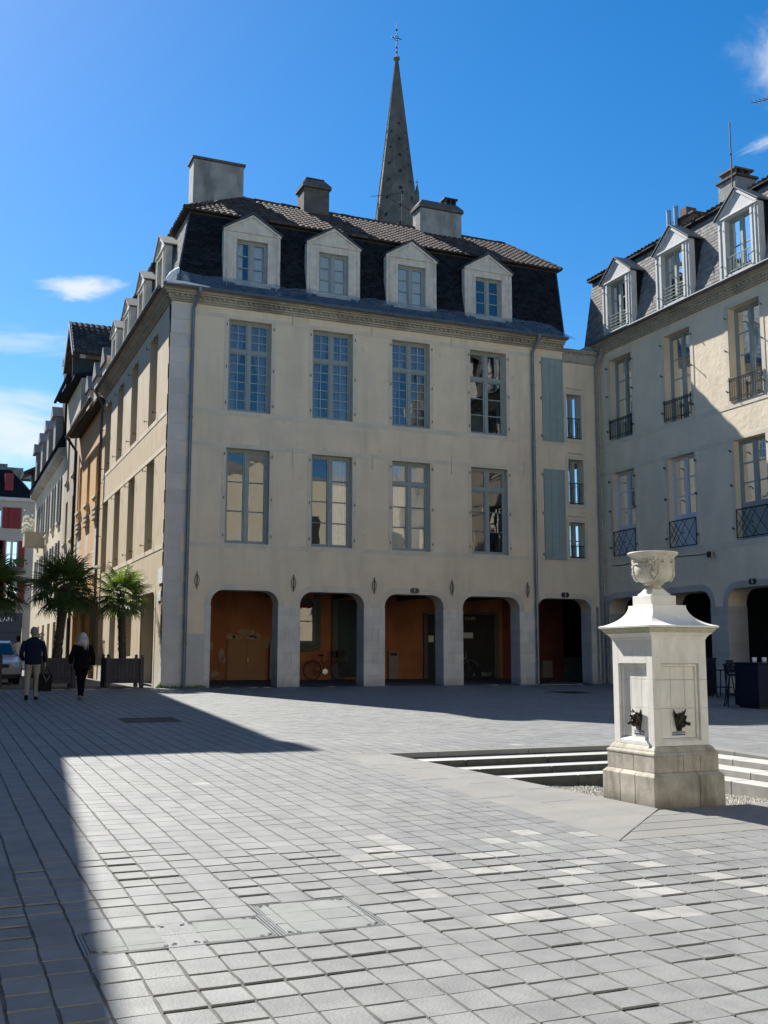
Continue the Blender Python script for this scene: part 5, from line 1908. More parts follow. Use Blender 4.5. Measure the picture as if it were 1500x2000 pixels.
# ================================================================== street houses beyond the corner building
random.seed(61)
def street_house(name, label, y0, y1, ztop, wallm, cols, rows, group=None, shut=None, rec=.3, sill=True, xoff=0.0, lintel=False, shut_rows=None):
    h = thing(name, label, 'building', (8, y0, 0))
    P = lambda u, d, z: (6.33 + xoff + d, u, z)
    hs = []
    for c in cols:
        for (z0, z1) in rows:
            hs.append((c - .5, c + .5, z0, z1))
    hs0 = hs + [(c - .75, c + .75, .0, 2.9) for c in cols]
    m = MB()
    wall(m, P, y0, y1, 0, ztop, hs0, rec)
    m.quad((6.33 + xoff, y0, 0), (18, y0, 0), (18, y0, ztop), (6.33 + xoff, y0, ztop))
    m.quad((6.33 + xoff, y1, 0), (18, y1, 0), (18, y1, ztop), (6.33 + xoff, y1, ztop))
    m.build('wall', wallm, h)
    for k, (a, b, c, d) in enumerate(hs):
        window(h, P, a, b, c, d, rec=.2, frame='window_white', lo=2, fw=.05)
        ri = k % len(rows)
        if sill:
            m = MB()
            m.pbox(P, a - .1, b + .1, -.16, .0, c - .10, c)
            m.pbox(P, a - .05, b + .05, -.1, .0, c - .2, c - .10)
            m.build('sill', 'stone_trim', h)
        if lintel and ri == len(rows) - 1:
            for q in range(3):
                m = MB()
                m.pbox(P, a - .15, b + .15, -.14, .0, d + .05 + q * .22, d + .15 + q * .22)
                m.build('lintel', 'white_wall', h)
        if shut:
            for s in (-1, 1):
                if shut == 'open':
                    m = MB()
                    u0 = a - .5 if s < 0 else b
                    m.pbox(P, u0, u0 + .5, -.07, -.01, c, d)
                    sh = m.build('shutter', 'grey_shutter', h)
                    m = MB()
                    n = 14
                    for q in range(n):
                        z = c + .08 + (d - c - .16) * q / n
                        m.pbox(P, u0 + .05, u0 + .45, -.085, -.071, z, z + .07)
                    m.build('slats', 'grey_shutter', sh)
                else:
                    m = MB()
                    u0 = a if s < 0 else (a + b) / 2 + .003
                    m.pbox(P, u0, u0 + (b - a) / 2 - .003, .02, .06, c, d)
                    m.build('shutter', 'white_shutter', h)
    for (a, b, c, d) in hs0[len(hs):]:
        m = MB()
        m.pbox(P, a, b, .22, .28, 0, 2.9)
        m.build('shop_door', 'door_dark', h)
    m = MB()
    m.quad((6.9 + xoff, y0, 0), (6.9 + xoff, y1, 0), (6.9 + xoff, y1, ztop), (6.9 + xoff, y0, ztop))
    m.build('inner_walls', 'interior', h)
    return h, P
h1, P1 = street_house('orange_house', 'narrow orange house with pale grey shutters beyond the corner building', 46.02, 54.9, 11.9, 'orange_wall', (47.6, 50.6, 53.6), ((8.0, 10.3), (4.5, 6.9)), lintel=True)
for s in (0, 1, 2):
    c = (47.6, 50.6, 53.6)[s]
    for a in (c - .5, c + .003):
        m = MB()
        m.pbox(P1, a, a + .497, .0, .04, 4.5, 6.9)
        m.build('shutter', 'white_shutter', h1)
m = MB()
m.hexa([(5.95, 46.05, 11.95), (18, 46.05, 13.9), (18, 54.9, 13.9), (5.95, 54.9, 11.95)], [(5.95, 46.05, 12.05), (18, 46.05, 16.5), (18, 54.9, 16.5), (5.75, 54.9, 12.05)])
m.path([(5.7, 46.1, 11.98), (5.7, 54.9, 11.98)], .09, 8)
m.build('roof', 'roof_tile', h1)
m = MB()
m.path([(5.75, 54.85, 11.95), (6.2, 54.85, 11.3), (6.2, 54.85, 0.1)], .07, 8)
m.build('downpipe', 'iron', h1)
m = MB()
m.pbox(P1, 46.2, 54.6, -.95, .0, 3.35, 3.45)
m.build('balcony_slab', 'white_wall', h1)
m = MB()
for k in range(60):
    y = 46.3 + k * .14
    m.bar((5.42, y, 3.45), (5.42, y, 4.2), .012, 4)
m.bar((5.42, 46.25, 4.2), (5.42, 54.6, 4.2), .02, 4)
m.build('balcony_rail', 'iron', h1)
for k in range(3):
    yy = 48.0 + k * 2.7
    m = MB()
    m.box(6.5, 8.4, yy - .55, yy + .55, 12.1, 14.1)
    m.build('dormer', 'beige_wall', h1)
    m = MB()
    m.hexa([(6.4, yy - .7, 14.1), (9, yy - .7, 14.1), (9, yy + .7, 14.1), (6.4, yy + .7, 14.1)], [(6.4, yy - .1, 14.9), (9, yy - .1, 14.9), (9, yy + .1, 14.9), (6.4, yy + .1, 14.9)])
    m.build('dormer_roof', 'slate_wing', h1)
m = MB()
m.box(7.4, 8.1, 50.0, 50.8, 12.5, 15.7)
m.box(7.3, 8.2, 49.9, 50.9, 15.7, 15.9)
m.build('chimney', 'chimney_render', h1)

h2, P2 = street_house('beige_house', 'tall beige house with a gabled attic under brown tiles, left of the orange house', 54.92, 61.2, 15.2, 'beige_wall', (56.4, 59.4), ((10.4, 12.9), (7.0, 9.3), (3.9, 6.1)))
m = MB()
m.hexa([(5.95, 54.95, 15.2), (18, 54.95, 17.5), (18, 61.2, 17.5), (5.95, 61.2, 15.2)], [(5.95, 54.95, 15.35), (18, 54.95, 19), (18, 61.2, 19), (5.7, 61.2, 15.35)])
m.path([(5.65, 55, 15.25), (5.65, 61.2, 15.25)], .09, 8)
m.build('roof', 'slate', h2)
m = MB()
m.box(6.6, 12, 56.0, 59.0, 15.3, 17.0)
m.hexa([(6.6, 56.0, 17.0), (12, 56.0, 17.0), (12, 59.0, 17.0), (6.6, 59.0, 17.0)], [(6.6, 57.4, 18.6), (12, 57.4, 18.6), (12, 57.6, 18.6), (6.6, 57.6, 18.6)])
m.build('attic', 'beige_wall', h2)
for s, nm in ((-1, 'a'), (1, 'b')):
    m = MB()
    y_e = 57.5 + s * 2.15
    m.hexa([(5.9, y_e, 16.55), (12.2, y_e, 16.55), (12.2, 57.5, 18.78), (5.9, 57.5, 18.78)], [(5.9, y_e, 16.65), (12.2, y_e, 16.65), (12.2, 57.5, 18.9), (5.9, 57.5, 18.9)])
    m.build('attic_roof', 'roof_tile', h2)
    if s < 0:
        m = MB()
        field(m, (0, y_e, 16.66), (1, 0, 0), (0, 2.15, 2.25), (0, 0, 1), 3.1, lambda v: 5.9, lambda v: 12.2, .3, .33, 't', .02)
        m.build('roof_tiles', 'roof_tile', h2, kind='stuff')
    m = MB()
    m.hexa([(5.84, y_e, 16.45), (5.89, y_e, 16.45), (5.89, 57.5, 18.7), (5.84, 57.5, 18.7)], [(5.84, y_e, 16.68), (5.89, y_e, 16.68), (5.89, 57.5, 18.95), (5.84, 57.5, 18.95)])
    m.build('bargeboard', 'white_wood', h2)
m = MB()
m.box(5.95, 12.1, 55.9, 56.0, 15.4, 16.5)
m.build('attic_side', 'door_dark', h2)

h3, P3 = street_house('cream_house', 'cream house with grey louvred shutters and a deep stone cornice, farthest of the terrace', 61.22, 80, 12.5, 'cream_wall', (63.3, 66.6, 70, 73.4, 76.8), ((8.6, 11.2), (4.9, 7.5)), shut='open')
m = MB()
m.hexa([(5.95, 61.25, 12.35), (6.4, 61.25, 12.1), (6.4, 80, 12.1), (5.95, 80, 12.35)], [(5.95, 61.25, 12.65), (6.4, 61.25, 12.75), (6.4, 80, 12.75), (5.95, 80, 12.65)])
m.build('cornice', 'cornice_stone', h3)
m = MB()
m.hexa([(5.8, 61.25, 12.76), (18, 61.25, 12.76), (18, 80, 12.76), (5.8, 80, 12.76)], [(7.2, 61.25, 15.6), (16, 61.25, 15.6), (16, 80, 15.6), (7.2, 80, 15.6)])
m.build('roof', 'slate', h3)
for yy in (63.5, 67.5, 71.5, 75.5):
    m = MB()
    m.box(5.9, 8.4, yy - .6, yy + .6, 12.8, 14.8)
    m.hexa([(5.7, yy - .8, 14.8), (8.6, yy - .8, 14.8), (8.6, yy + .8, 14.8), (5.7, yy + .8, 14.8)], [(5.7, yy - .05, 15.5), (8.6, yy - .05, 15.5), (8.6, yy + .05, 15.5), (5.7, yy + .05, 15.5)])
    m.build('dormer', 'slate_wing', h3)
m = MB()
m.box(6.3, 8.6, 62.2, 63.6, 13, 18.0)
m.box(6.2, 8.7, 62.1, 63.7, 18.0, 18.35)
m.box(6.6, 6.9, 62.5, 63.2, 18.35, 18.8)
m.box(7.5, 7.8, 62.5, 63.2, 18.35, 18.6)
m.build('chimney', 'slate', h3)
m = MB()
m.hexa([(5.2, 77, 13.6), (9, 77, 15.6), (9, 79.5, 15.6), (5.2, 79.5, 13.6)], [(5.2, 77, 13.8), (9, 77, 15.8), (9, 79.5, 15.8), (5.2, 79.5, 13.8)])
m.box(5.9, 9, 77.2, 79.3, 12.5, 13.95)
m.build('gable', 'door_dark', h3)
# flower balcony
m = MB()
m.box(5.05, 6.3, 71.0, 72.6, 8.0, 8.15)
m.box(5.05, 5.12, 71.0, 72.6, 8.15, 8.9)
m.box(5.12, 6.3, 71.0, 71.06, 8.15, 8.9)
bal = m.build('balcony', 'beige_wall', h3)
m = MB()
for k in range(200):
    m.ball((random.uniform(4.95, 5.6), random.uniform(70.9, 72.6), 8.9 + abs(random.gauss(0, .45))), random.uniform(.04, .09), 5)
tag(m.build('balcony_flowers', 'flower_white'), 'pale flowering plants crowding the small high balcony at the end of the street', 'flowers')

# ---- white house with red shutters closing the street
h4 = thing('white_house', 'white house with dark red shutters closing the far end of the street', 'building', (0, 95, 0))
PW4 = lambda u, d, z: (u, 95 + d, z)
rc4 = [(5.85, 11.8, 13.6), (4.35, 11.8, 13.6), (2.8, 11.8, 13.6), (5.75, 8.5, 10.75), (4.0, 8.5, 10.75), (2.2, 8.5, 10.75), (5.9, 5.6, 7.4), (4.2, 5.6, 7.4), (2.4, 5.6, 7.4)]
hs = [(c - .5, c + .5, a, b) for c, a, b in rc4]
m = MB()
wall(m, PW4, -14, 7.5, 0, 14.4, hs + [(1.0, 6.9, .0, 3.4)], .3)
m.quad((7.5, 95, 0), (9.5, 98, 0), (9.5, 98, 14.4), (7.5, 95, 14.4))
m.build('wall', 'white_wall', h4)
for k, (a, b, c, d) in enumerate(hs):
    window(h4, PW4, a, b, c, d, rec=.15, frame='window_white', lo=2, fw=.05)
    if k in (0, 2):
        spans = ((a - .05, (a + b) / 2 - .01), ((a + b) / 2 + .01, b + .05))
    else:
        spans = ((a - .55, a - .03), (b + .03, b + .55))
    for s0, s1 in spans:
        m = MB()
        m.pbox(PW4, s0, s1, -.06, -.01, c, d)
        sh = m.build('shutter', 'red_shutter', h4)
        m = MB()
        for q in range(12):
            z = c + .05 + (d - c - .1) * q / 12
            m.pbox(PW4, s0 + .05, s1 - .05, -.075, -.061, z, z + .09)
        m.build('slats', 'red_shutter', sh)
m = MB()
m.pbox(PW4, -14, 7.6, -.3, .0, 14.15, 14.45)
m.build('cornice', 'white_wood', h4)
m = MB()
m.hexa([(-14, 94.8, 14.46), (7.6, 94.8, 14.46), (9.6, 104, 14.46), (-14, 104, 14.46)], [(-14, 96.5, 17.1), (5.5, 96.5, 17.1), (7, 103, 17.1), (-14, 103, 17.1)])
m.build('roof', 'slate', h4)
m = MB()
m.pbox(PW4, 4.95, 5.65, .1, 1.6, 15.1, 16.6)
m.build('dormer', 'red_shutter', h4)
for k in range(5):
    m = MB()
    m.box(1.2 + k * 1.35, 2.5 + k * 1.35, 99, 100.4, 16.8, 18.4 - k * .28)
    m.box(1.1 + k * 1.35, 2.6 + k * 1.35, 98.9, 100.5, 18.4 - k * .28, 18.6 - k * .28)
    m.build('chimney', 'chimney_render', h4)
m = MB()
m.pbox(PW4, 1.0, 6.9, -.9, .0, 8.02, 8.2)
m.build('balcony_slab', 'dark_stone', h4)
m = MB()
for k in range(44):
    m.bar((1.1 + k * .13, 94.15, 8.2), (1.1 + k * .13, 94.15, 9.1), .018, 4)
m.bar((1.05, 94.15, 9.1), (6.85, 94.15, 9.1), .03, 4)
m.build('balcony_rail', 'iron', h4)
m = MB()
m.pbox(PW4, 1.0, 6.85, -.25, .28, 0, 3.0)
m.pbox(PW4, 1.0, 6.85, -.35, .28, 3.0, 4.6)
sf = m.build('shopfront', 'shopfront', h4)
text_part('lettering', 'LAN', .55, 'sign_white', sf, Matrix.Translation((5.55, 94.63, 4.05)) @ Matrix.Rotation(math.pi / 2, 4, 'X'), .01)
m = MB()
for k in range(60):
    m.ball((random.gauss(6.3, .25), 93.8, 8.9 + random.gauss(0, .2)), .09, 5)
tag(m.build('balcony_plant', 'green_leaf'), 'round dark green plant on the balcony of the white house with red shutters', 'plant')

# ================================================================== church spire
SX, SY = 39.45, 90.0
sp = thing('church_spire', 'slender octagonal stone church spire with star-shaped openings and an iron cross', 'church spire', (SX, SY, 38))
def spire_w(z):
    return 1.98 * (60.1 - z) / (60.1 - 42.4) * .97 + .06
m = MB()
prev = None
n = 8
lv = [30, 42, 44, 46, 48, 50, 52, 54, 56, 58, 60.0]
prof = [(spire_w(z) / math.cos(math.pi / 8), z) for z in lv]
vs = []
for r, z in prof:
    for k in range(n):
        t = math.pi / 4 * k + R(12)
        vs.append((SX + math.cos(t) * r, SY + math.sin(t) * r, z))
m.add(vs, [(i * n + k, i * n + (k + 1) % n, (i + 1) * n + (k + 1) % n, (i + 1) * n + k) for i in range(len(prof) - 1) for k in range(n)])
m.build('spire_shell', 'spire_stone', sp)
# stone courses standing slightly proud, split into blocks
random.seed(71)
m = MB()
zz = 40.0
while zz < 59.3:
    h_ = .42 - (zz - 40) * .008
    r0, r1 = spire_w(zz) / math.cos(math.pi / 8) + .03, spire_w(zz + h_ * .9) / math.cos(math.pi / 8) + .03
    for k in range(n):
        t0, t1 = math.pi / 4 * k + R(12), math.pi / 4 * (k + 1) + R(12)
        nb = max(1, int(r0 / .45))
        for q in range(nb):
            f0, f1 = (q + .04) / nb, (q + .96) / nb
            if random.random() < .04:
                continue
            def pp(r, f, z):
                a = Vector((math.cos(t0), math.sin(t0), 0)) * r
                b = Vector((math.cos(t1), math.sin(t1), 0)) * r
                p = a.lerp(b, f)
                return (SX + p.x, SY + p.y, z)
            m.quad(pp(r0, f0, zz), pp(r0, f1, zz), pp(r1, f1, zz + h_ * .9), pp(r1, f0, zz + h_ * .9))
    zz += h_
m.build('stone_courses', 'spire_stone', sp, kind='stuff')
for k in range(n):
    m = MB()
    t = math.pi / 4 * k + R(12)
    pts = []
    for z in (40, 45, 50, 55, 60):
        r = spire_w(z) / math.cos(math.pi / 8) + .04
        pts.append((SX + math.cos(t) * r, SY + math.sin(t) * r, z))
    m.path(pts, [.09, .08, .07, .06, .05], 5)
    m.build('rib', 'spire_stone', sp)
for k in range(n):                                   # star openings: solid black stars, the shade of the holes put into their colour
    tm_ = math.pi / 4 * (k + .5) + R(12)
    nd = Vector((math.cos(tm_), math.sin(tm_), .11)).normalized()
    sd = Vector((-math.sin(tm_), math.cos(tm_), 0))
    up = nd.cross(sd)
    z = 41.2 + (k % 2) * .9
    s = .34
    while z < 53.5:
        c = Vector((SX + math.cos(tm_) * (spire_w(z) + .035), SY + math.sin(tm_) * (spire_w(z) + .035), z))
        m = MB()
        pts = []
        for q in range(10):
            rr = s if q % 2 == 0 else s * .42
            a = math.pi / 5 * q + math.pi / 2
            pts.append(c + sd * (math.cos(a) * rr) + up * (math.sin(a) * rr))
        m.hexa([p - nd * .05 for p in pts], [p + nd * .02 for p in pts])
        m.build('star_opening', 'car_black', sp)
        z += 1.9 - (z - 41) * .02
        s *= .9
m = MB()
m.lathe([(.1, 59.9), (.32, 60.0), (.36, 60.15), (.2, 60.3), (.1, 60.4)], SX, SY, 10)
m.build('finial', 'spire_stone', sp)
m = MB()
m.bar((SX, SY, 60.3), (SX, SY, 64.0), .06, 6, .03)
m.bar((SX - .55, SY, 62.3), (SX + .55, SY, 62.3), .045, 6)
m.path([(SX + .25 * math.cos(t), SY, 62.3 + .25 * math.sin(t)) for t in [q * math.pi / 6 for q in range(12)]], .03, 5, True)
for z in (60.8, 61.3):
    m.ball((SX, SY, z), .11, 6)
m.ball((SX, SY, 63.2), .12, 6)
m.build('cross', 'iron', sp)
for dx_, zt in ((-2.15, 44.2), (1.95, 47.2)):
    m = MB()
    m.bar((SX + dx_, SY - .5, 36), (SX + dx_, SY - .5, zt - 1.2), .32, 4, .24)
    m.bar((SX + dx_, SY - .5, zt - 1.2), (SX + dx_, SY - .5, zt), .24, 4, .03)
    m.bar((SX + dx_ - .15, SY - .5, zt + .05), (SX + dx_ + .15, SY - .5, zt + .05), .04, 4)
    m.bar((SX + dx_, SY - .5, zt), (SX + dx_, SY - .5, zt + .35), .04, 4)
    m.build('pinnacle', 'spire_stone', sp)
m = MB()
m.box(SX - 3, SX + 3, SY - 3, SY + 3, 0, 39)
m.build('tower', 'spire_stone', sp)
t = thing('roof_aerial', 'thin bent television aerial standing against the church spire', 'aerial', (17.2, 37.5, 17))
m = MB()
m.bar((17.0, 38.2, 16), (17.0, 38.2, 20.15), .025, 5)
m.build('mast', 'iron', t)
m = MB()
m.bar((15.6, 38.2, 19.7), (17.1, 38.2, 20.1), .012, 4)
m.bar((16.4, 38.2, 19.75), (17.5, 38.2, 19.35), .012, 4)
m.ball((17.0, 38.2, 20.15), .06, 6)
m.build('rods', 'iron', t)

# ================================================================== buildings just outside the view (they shade and light the square)
def plain_house(label, pts, z1, wallm, nm, rows=3, z0=-1.0):
    b = thing(nm, label, 'building', (pts[0][0], pts[0][1], 0))
    m = MB()
    m.hexa([(x, y, z0) for x, y in pts], [(x, y, z1 - .4) for x, y in pts])
    m.build('wall', wallm, b)
    m = MB()
    cx = sum(p[0] for p in pts) / len(pts)
    cy = sum(p[1] for p in pts) / len(pts)
    m.hexa([(x, y, z1 - .399) for x, y in pts], [(x, y, z1 - .06) for x, y in pts])
    m.hexa([(x, y, z1 - .059) for x, y in pts], [(x + (cx - x) * .5, y + (cy - y) * .5, z1 + 1.0) for x, y in pts])
    m.build('roof', 'slate_wing', b)
    for i in range(len(pts)):
        a, c = Vector((*pts[i], 0)), Vector((*pts[(i + 1) % len(pts)], 0))
        L_ = (c - a).length
        t_ = (c - a).normalized()
        nn = Vector((t_.y, -t_.x, 0))
        k = int(L_ / 3)
        for q in range(k):
            for r in range(rows):
                o = a + t_ * (L_ * (q + .5) / k) + nn * .02
                z = 1 + r * 3.6
                w_ = .55
                mm = MB()
                mm.hexa([o - t_ * w_ + Vector((0, 0, z)), o + t_ * w_ + Vector((0, 0, z)), o + t_ * w_ - nn * .1 + Vector((0, 0, z)), o - t_ * w_ - nn * .1 + Vector((0, 0, z))],
                        [o - t_ * w_ + Vector((0, 0, z + 2.2)), o + t_ * w_ + Vector((0, 0, z + 2.2)), o + t_ * w_ - nn * .1 + Vector((0, 0, z + 2.2)), o - t_ * w_ - nn * .1 + Vector((0, 0, z + 2.2))])
                mm.build('window', 'door_dark' if (q + r) % 3 else 'white_shutter', b)
    return b
HB, HA = 12.6, 9.6
bl = plain_house('long pale building on the left side of the street, outside the photograph', [(-13, 27.87), (.56, 27.87), (1.45, 41.6), (1.9, 62), (-13, 62)], HB, 'white_wall', 'side_house')
m = MB()
m.box(-1.4, -.1, 30.3, 31.4, 12, 15.2)
m.build('chimney', 'chimney_render', bl)
al = plain_house('lower pale building left of the photographer, outside the photograph', [(-14, -12), (-5.2, -12), (-1.70, 24.84), (-14, 24.84)], HA, 'white_wall', 'side_house', rows=2)
cl = plain_house('sunlit cream building behind the photographer, mirrored in the first floor windows', [(34, -9), (-4, -9), (-4, -20), (34, -20)], 14.5, 'rear_wall', 'rear_house')

# ================================================================== palms in wooden planters
random.seed(81)
fronds = []
for v in range(5):
    m = MB()
    # petiole along +x, then a fan of folded segments
    m.path([(0, 0, 0), (.25, 0, .05), (.52, 0, .04)], [.014, .010, .008], 5)
    nseg = 26
    hub = Vector((.52, 0, .04))
    for k in range(nseg):
        a = R(-118 + 236 * (k + .5) / nseg) + random.uniform(-.02, .02)
        ln = (.52 + .16 * math.cos(a * .8)) * random.uniform(.88, 1.04)
        d = Vector((math.cos(a), math.sin(a), 0))
        s = Vector((-math.sin(a), math.cos(a), 0))
        w = .021
        dr = random.uniform(.02, .14) + .06 * (1 - math.cos(a))
        p0 = hub
        p1 = hub + d * ln * .5 + Vector((0, 0, -.02))
        p2 = hub + d * ln * .82 + Vector((0, 0, -.05 - dr * .3))
        p3 = hub + d * ln + Vector((0, 0, -.08 - dr))
        up = Vector((0, 0, .012))
        m.add([p0, p1 - s * w, p1 + up, p1 + s * w, p2 - s * w * .75, p2 + up * .6, p2 + s * w * .75, p3],
              [(0, 1, 2), (0, 2, 3), (1, 4, 5, 2), (2, 5, 6, 3), (4, 7, 5), (5, 7, 6)])
    me = bpy.data.meshes.new('frond')
    me.from_pydata([tuple(p) for p in m.v], [], m.f)
    me.materials.append(MATS['palm_leaf'])
    fronds.append(me)
def palm(x, y, z0, ztop, lean, label, scale=1.0, nf=30):
    t = thing('palm_tree', label, 'palm tree', (x, y, z0), 'fan palms in wooden planters')
    m = MB()
    pts, rr = [], []
    N_ = 26
    for k in range(N_ + 1):
        s = k / N_
        pts.append((x + lean * s, y, z0 - .1 + (ztop - z0 + .1) * s))
        rr.append((.105 + .035 * random.random()) * (1 - .05 * s) * scale)
    m.path(pts, rr, 10)
    for k in range(230):
        s = random.random() ** .8
        a = random.uniform(0, 2 * math.pi)
        p = Vector((x + lean * s, y, z0 + (ztop - z0) * s))
        d = Vector((math.cos(a), math.sin(a), 0))
        r = .11 * scale
        m.bar(p + d * r * .8, p + d * (r + .05) + Vector((0, 0, .09)), .012, 4, .003, cap=False)
    m.build('trunk', 'palm_trunk', t)
    for k in range(nf):
        f = k / nf
        el = R(78 - 128 * f ** .85) + random.uniform(-.12, .12)
        az = k * 2.39996 + random.uniform(-.15, .15)
        o = bpy.data.objects.new('frond', random.choice(fronds))
        COL.objects.link(o)
        o.parent = t
        o.location = (lean, 0, ztop - z0 - .02 - .12 * f)
        M_ = Matrix.Rotation(az, 4, 'Z') @ Matrix.Rotation(-el, 4, 'Y') @ Matrix.Rotation(random.uniform(-.5, .5), 4, 'X')
        o.rotation_euler = M_.to_euler()
        s = scale * random.uniform(.85, 1.08)
        o.scale = (s, s, s)
    return t
def planter(x0, x1, y0, y1, zt, label):
    t = thing('planter', label, 'planter', ((x0 + x1) / 2, (y0 + y1) / 2, 0), 'square wooden planters')
    for x in (x0, x1):
        for y in (y0, y1):
            m = MB()
            m.box(x - .06, x + .06, y - .06, y + .06, 0.0, zt + .03)
            m.ball((x, y, zt + .075), .055, 8)
            m.build('post', 'planter_wood', t, bev=.006)
    for side in range(4):
        if side % 2 == 0:
            y = y0 if side == 0 else y1
            mk = lambda a, b, c, d, e: (a, b, y - e, y + e, c, d)
            s0, s1 = x0 + .06, x1 - .06
        else:
            x = x1 if side == 1 else x0
            s0, s1 = y0 + .06, y1 - .06
            mk = lambda a, b, c, d, e: (x - e, x + e, a, b, c, d)
        n_ = 8
        for k in range(n_):
            m = MB()
            a, b = s0 + (s1 - s0) * k / n_, s0 + (s1 - s0) * (k + 1) / n_
            m.box(*mk(a + .003, b - .003, .16, zt - .02, .018))
            m.build('plank', 'planter_wood', t, bev=.003)
        for zz_, hh in ((.14, .07), (.30, .04), (zt - .14, .05), (zt - .05, .05)):
            m = MB()
            m.box(*mk(s0, s1, zz_, zz_ + hh, .032))
            m.build('rail', 'planter_wood', t, bev=.004)
    m = MB()
    m.box(x0 + .04, x1 - .04, y0 + .04, y1 - .04, .2, zt - .06)
    m.build('soil', 'soil', t)
planter(4.86, 5.86, 32.62, 33.62, .88, 'dark wooden planter by the corner, right of the woman')
planter(2.92, 3.92, 33.0, 34.0, .88, 'dark wooden planter between the man and the woman')
planter(.95, 1.85, 33.2, 34.1, .88, 'dark wooden planter cut off by the left edge of the photograph')
palm(5.36, 33.1, .8, 2.85, -.12, 'fan palm with a slim shaggy trunk in the planter nearest the corner building', .95)
palm(3.46, 33.5, .8, 3.05, .16, 'taller fan palm with a thick dark trunk, in the planter between the two walkers', 1.12, 34)
palm(1.45, 33.6, .8, 2.95, .05, 'fan palm whose crown just enters at the left edge of the photograph', 1.05)

# ================================================================== people
def skin_mesh(name, pts, edges, rad, m, parent, sub=2, root=0):
    me = bpy.data.meshes.new(name)
    me.from_pydata(pts, edges, [])
    me.materials.append(MATS[m])
    o = bpy.data.objects.new(name, me)
    COL.objects.link(o)
    o.parent = parent
    sk = o.modifiers.new('skin', 'SKIN')
    sk.use_smooth_shade = True
    lay = me.skin_vertices[0] if me.skin_vertices else None
    if lay is None:
        bpy.context.view_layer.update()
        lay = me.skin_vertices[0] if me.skin_vertices else None
    if lay is None:
        me.attributes
        return None
    for i, r in enumerate(rad):
        lay.data[i].radius = r if isinstance(r, tuple) else (r, r)
        lay.data[i].use_root = (i == root)
    s = o.modifiers.new('sub', 'SUBSURF')
    s.levels = s.render_levels = sub
    return o
def tubes(name, chains, m, parent, n=12, smooth=True):
    """limbs as tapered tubes, each chain [(point, radius or (rx, ry))...]; open ends capped"""
    mb = MB()
    for ch in chains:
        pts = [Vector(c[0]) for c in ch]
        # refine with Catmull-Rom for a smooth outline
        P_, R_ = [], []
        for i in range(len(pts) - 1):
            p0, p1, p2, p3 = pts[max(i - 1, 0)], pts[i], pts[i + 1], pts[min(i + 2, len(pts) - 1)]
            for q in range(4):
                t = q / 4
                P_.append(.5 * ((2 * p1) + (p2 - p0) * t + (2 * p0 - 5 * p1 + 4 * p2 - p3) * t * t + (3 * p1 - p0 - 3 * p2 + p3) * t ** 3))
                r1, r2 = ch[i][1], ch[i + 1][1]
                r1 = r1 if isinstance(r1, tuple) else (r1, r1)
                r2 = r2 if isinstance(r2, tuple) else (r2, r2)
                s = t * t * (3 - 2 * t)
                R_.append((r1[0] + (r2[0] - r1[0]) * s, r1[1] + (r2[1] - r1[1]) * s))
        P_.append(pts[-1])
        r1 = ch[-1][1]
        R_.append(r1 if isinstance(r1, tuple) else (r1, r1))
        vs = []
        for i, p in enumerate(P_):
            t = (P_[min(i + 1, len(P_) - 1)] - P_[max(i - 1, 0)]).normalized()
            ax = Vector((1, 0, 0))
            ax = (ax - t * ax.dot(t))
            if ax.length < .2:
                ax = Vector((0, 1, 0)) - t * t.y
            ax.normalize()
            ay = t.cross(ax)
            for k in range(n):
                th = 2 * math.pi * k / n
                vs.append(p + ax * math.cos(th) * R_[i][0] + ay * math.sin(th) * R_[i][1])
        M_ = len(P_)
        mb.add(vs, [(i * n + k, i * n + (k + 1) % n, (i + 1) * n + (k + 1) % n, (i + 1) * n + k) for i in range(M_ - 1) for k in range(n)] + [tuple(reversed(range(n))), tuple((M_ - 1) * n + k for k in range(n))])
    o = mb.build(name, m, parent, smooth=smooth, local=True)
    return o
def hand(chains, wrist, d, side, scale=1.0):
    """palm, four unequal curled fingers and a thumb leaving the side of the palm"""
    w, d = Vector(wrist), Vector(d).normalized()
    f = Vector((0, 1, 0))
    inn = Vector((-side, 0, 0))
    pe = w + d * .085 * scale
    chains.append([(w, (.022, .026)), (w + d * .04 * scale, (.020, .038)), (pe, (.017, .038))])
    for k, ln in enumerate((.066, .076, .072, .056)):
        o = pe + f * (.029 - .0193 * k) * scale
        chains.append([(o - d * .015, .0095), (o + d * ln * .5, .009), (o + d * ln * .8 + inn * .022, .008), (o + d * ln * .85 + inn * .042, .006)])
    o = w + d * .03 + f * .034
    chains.append([(o, .012), (o + d * .03 + f * .018, .0105), (o + d * .062 + f * .012 + inn * .012, .008)])
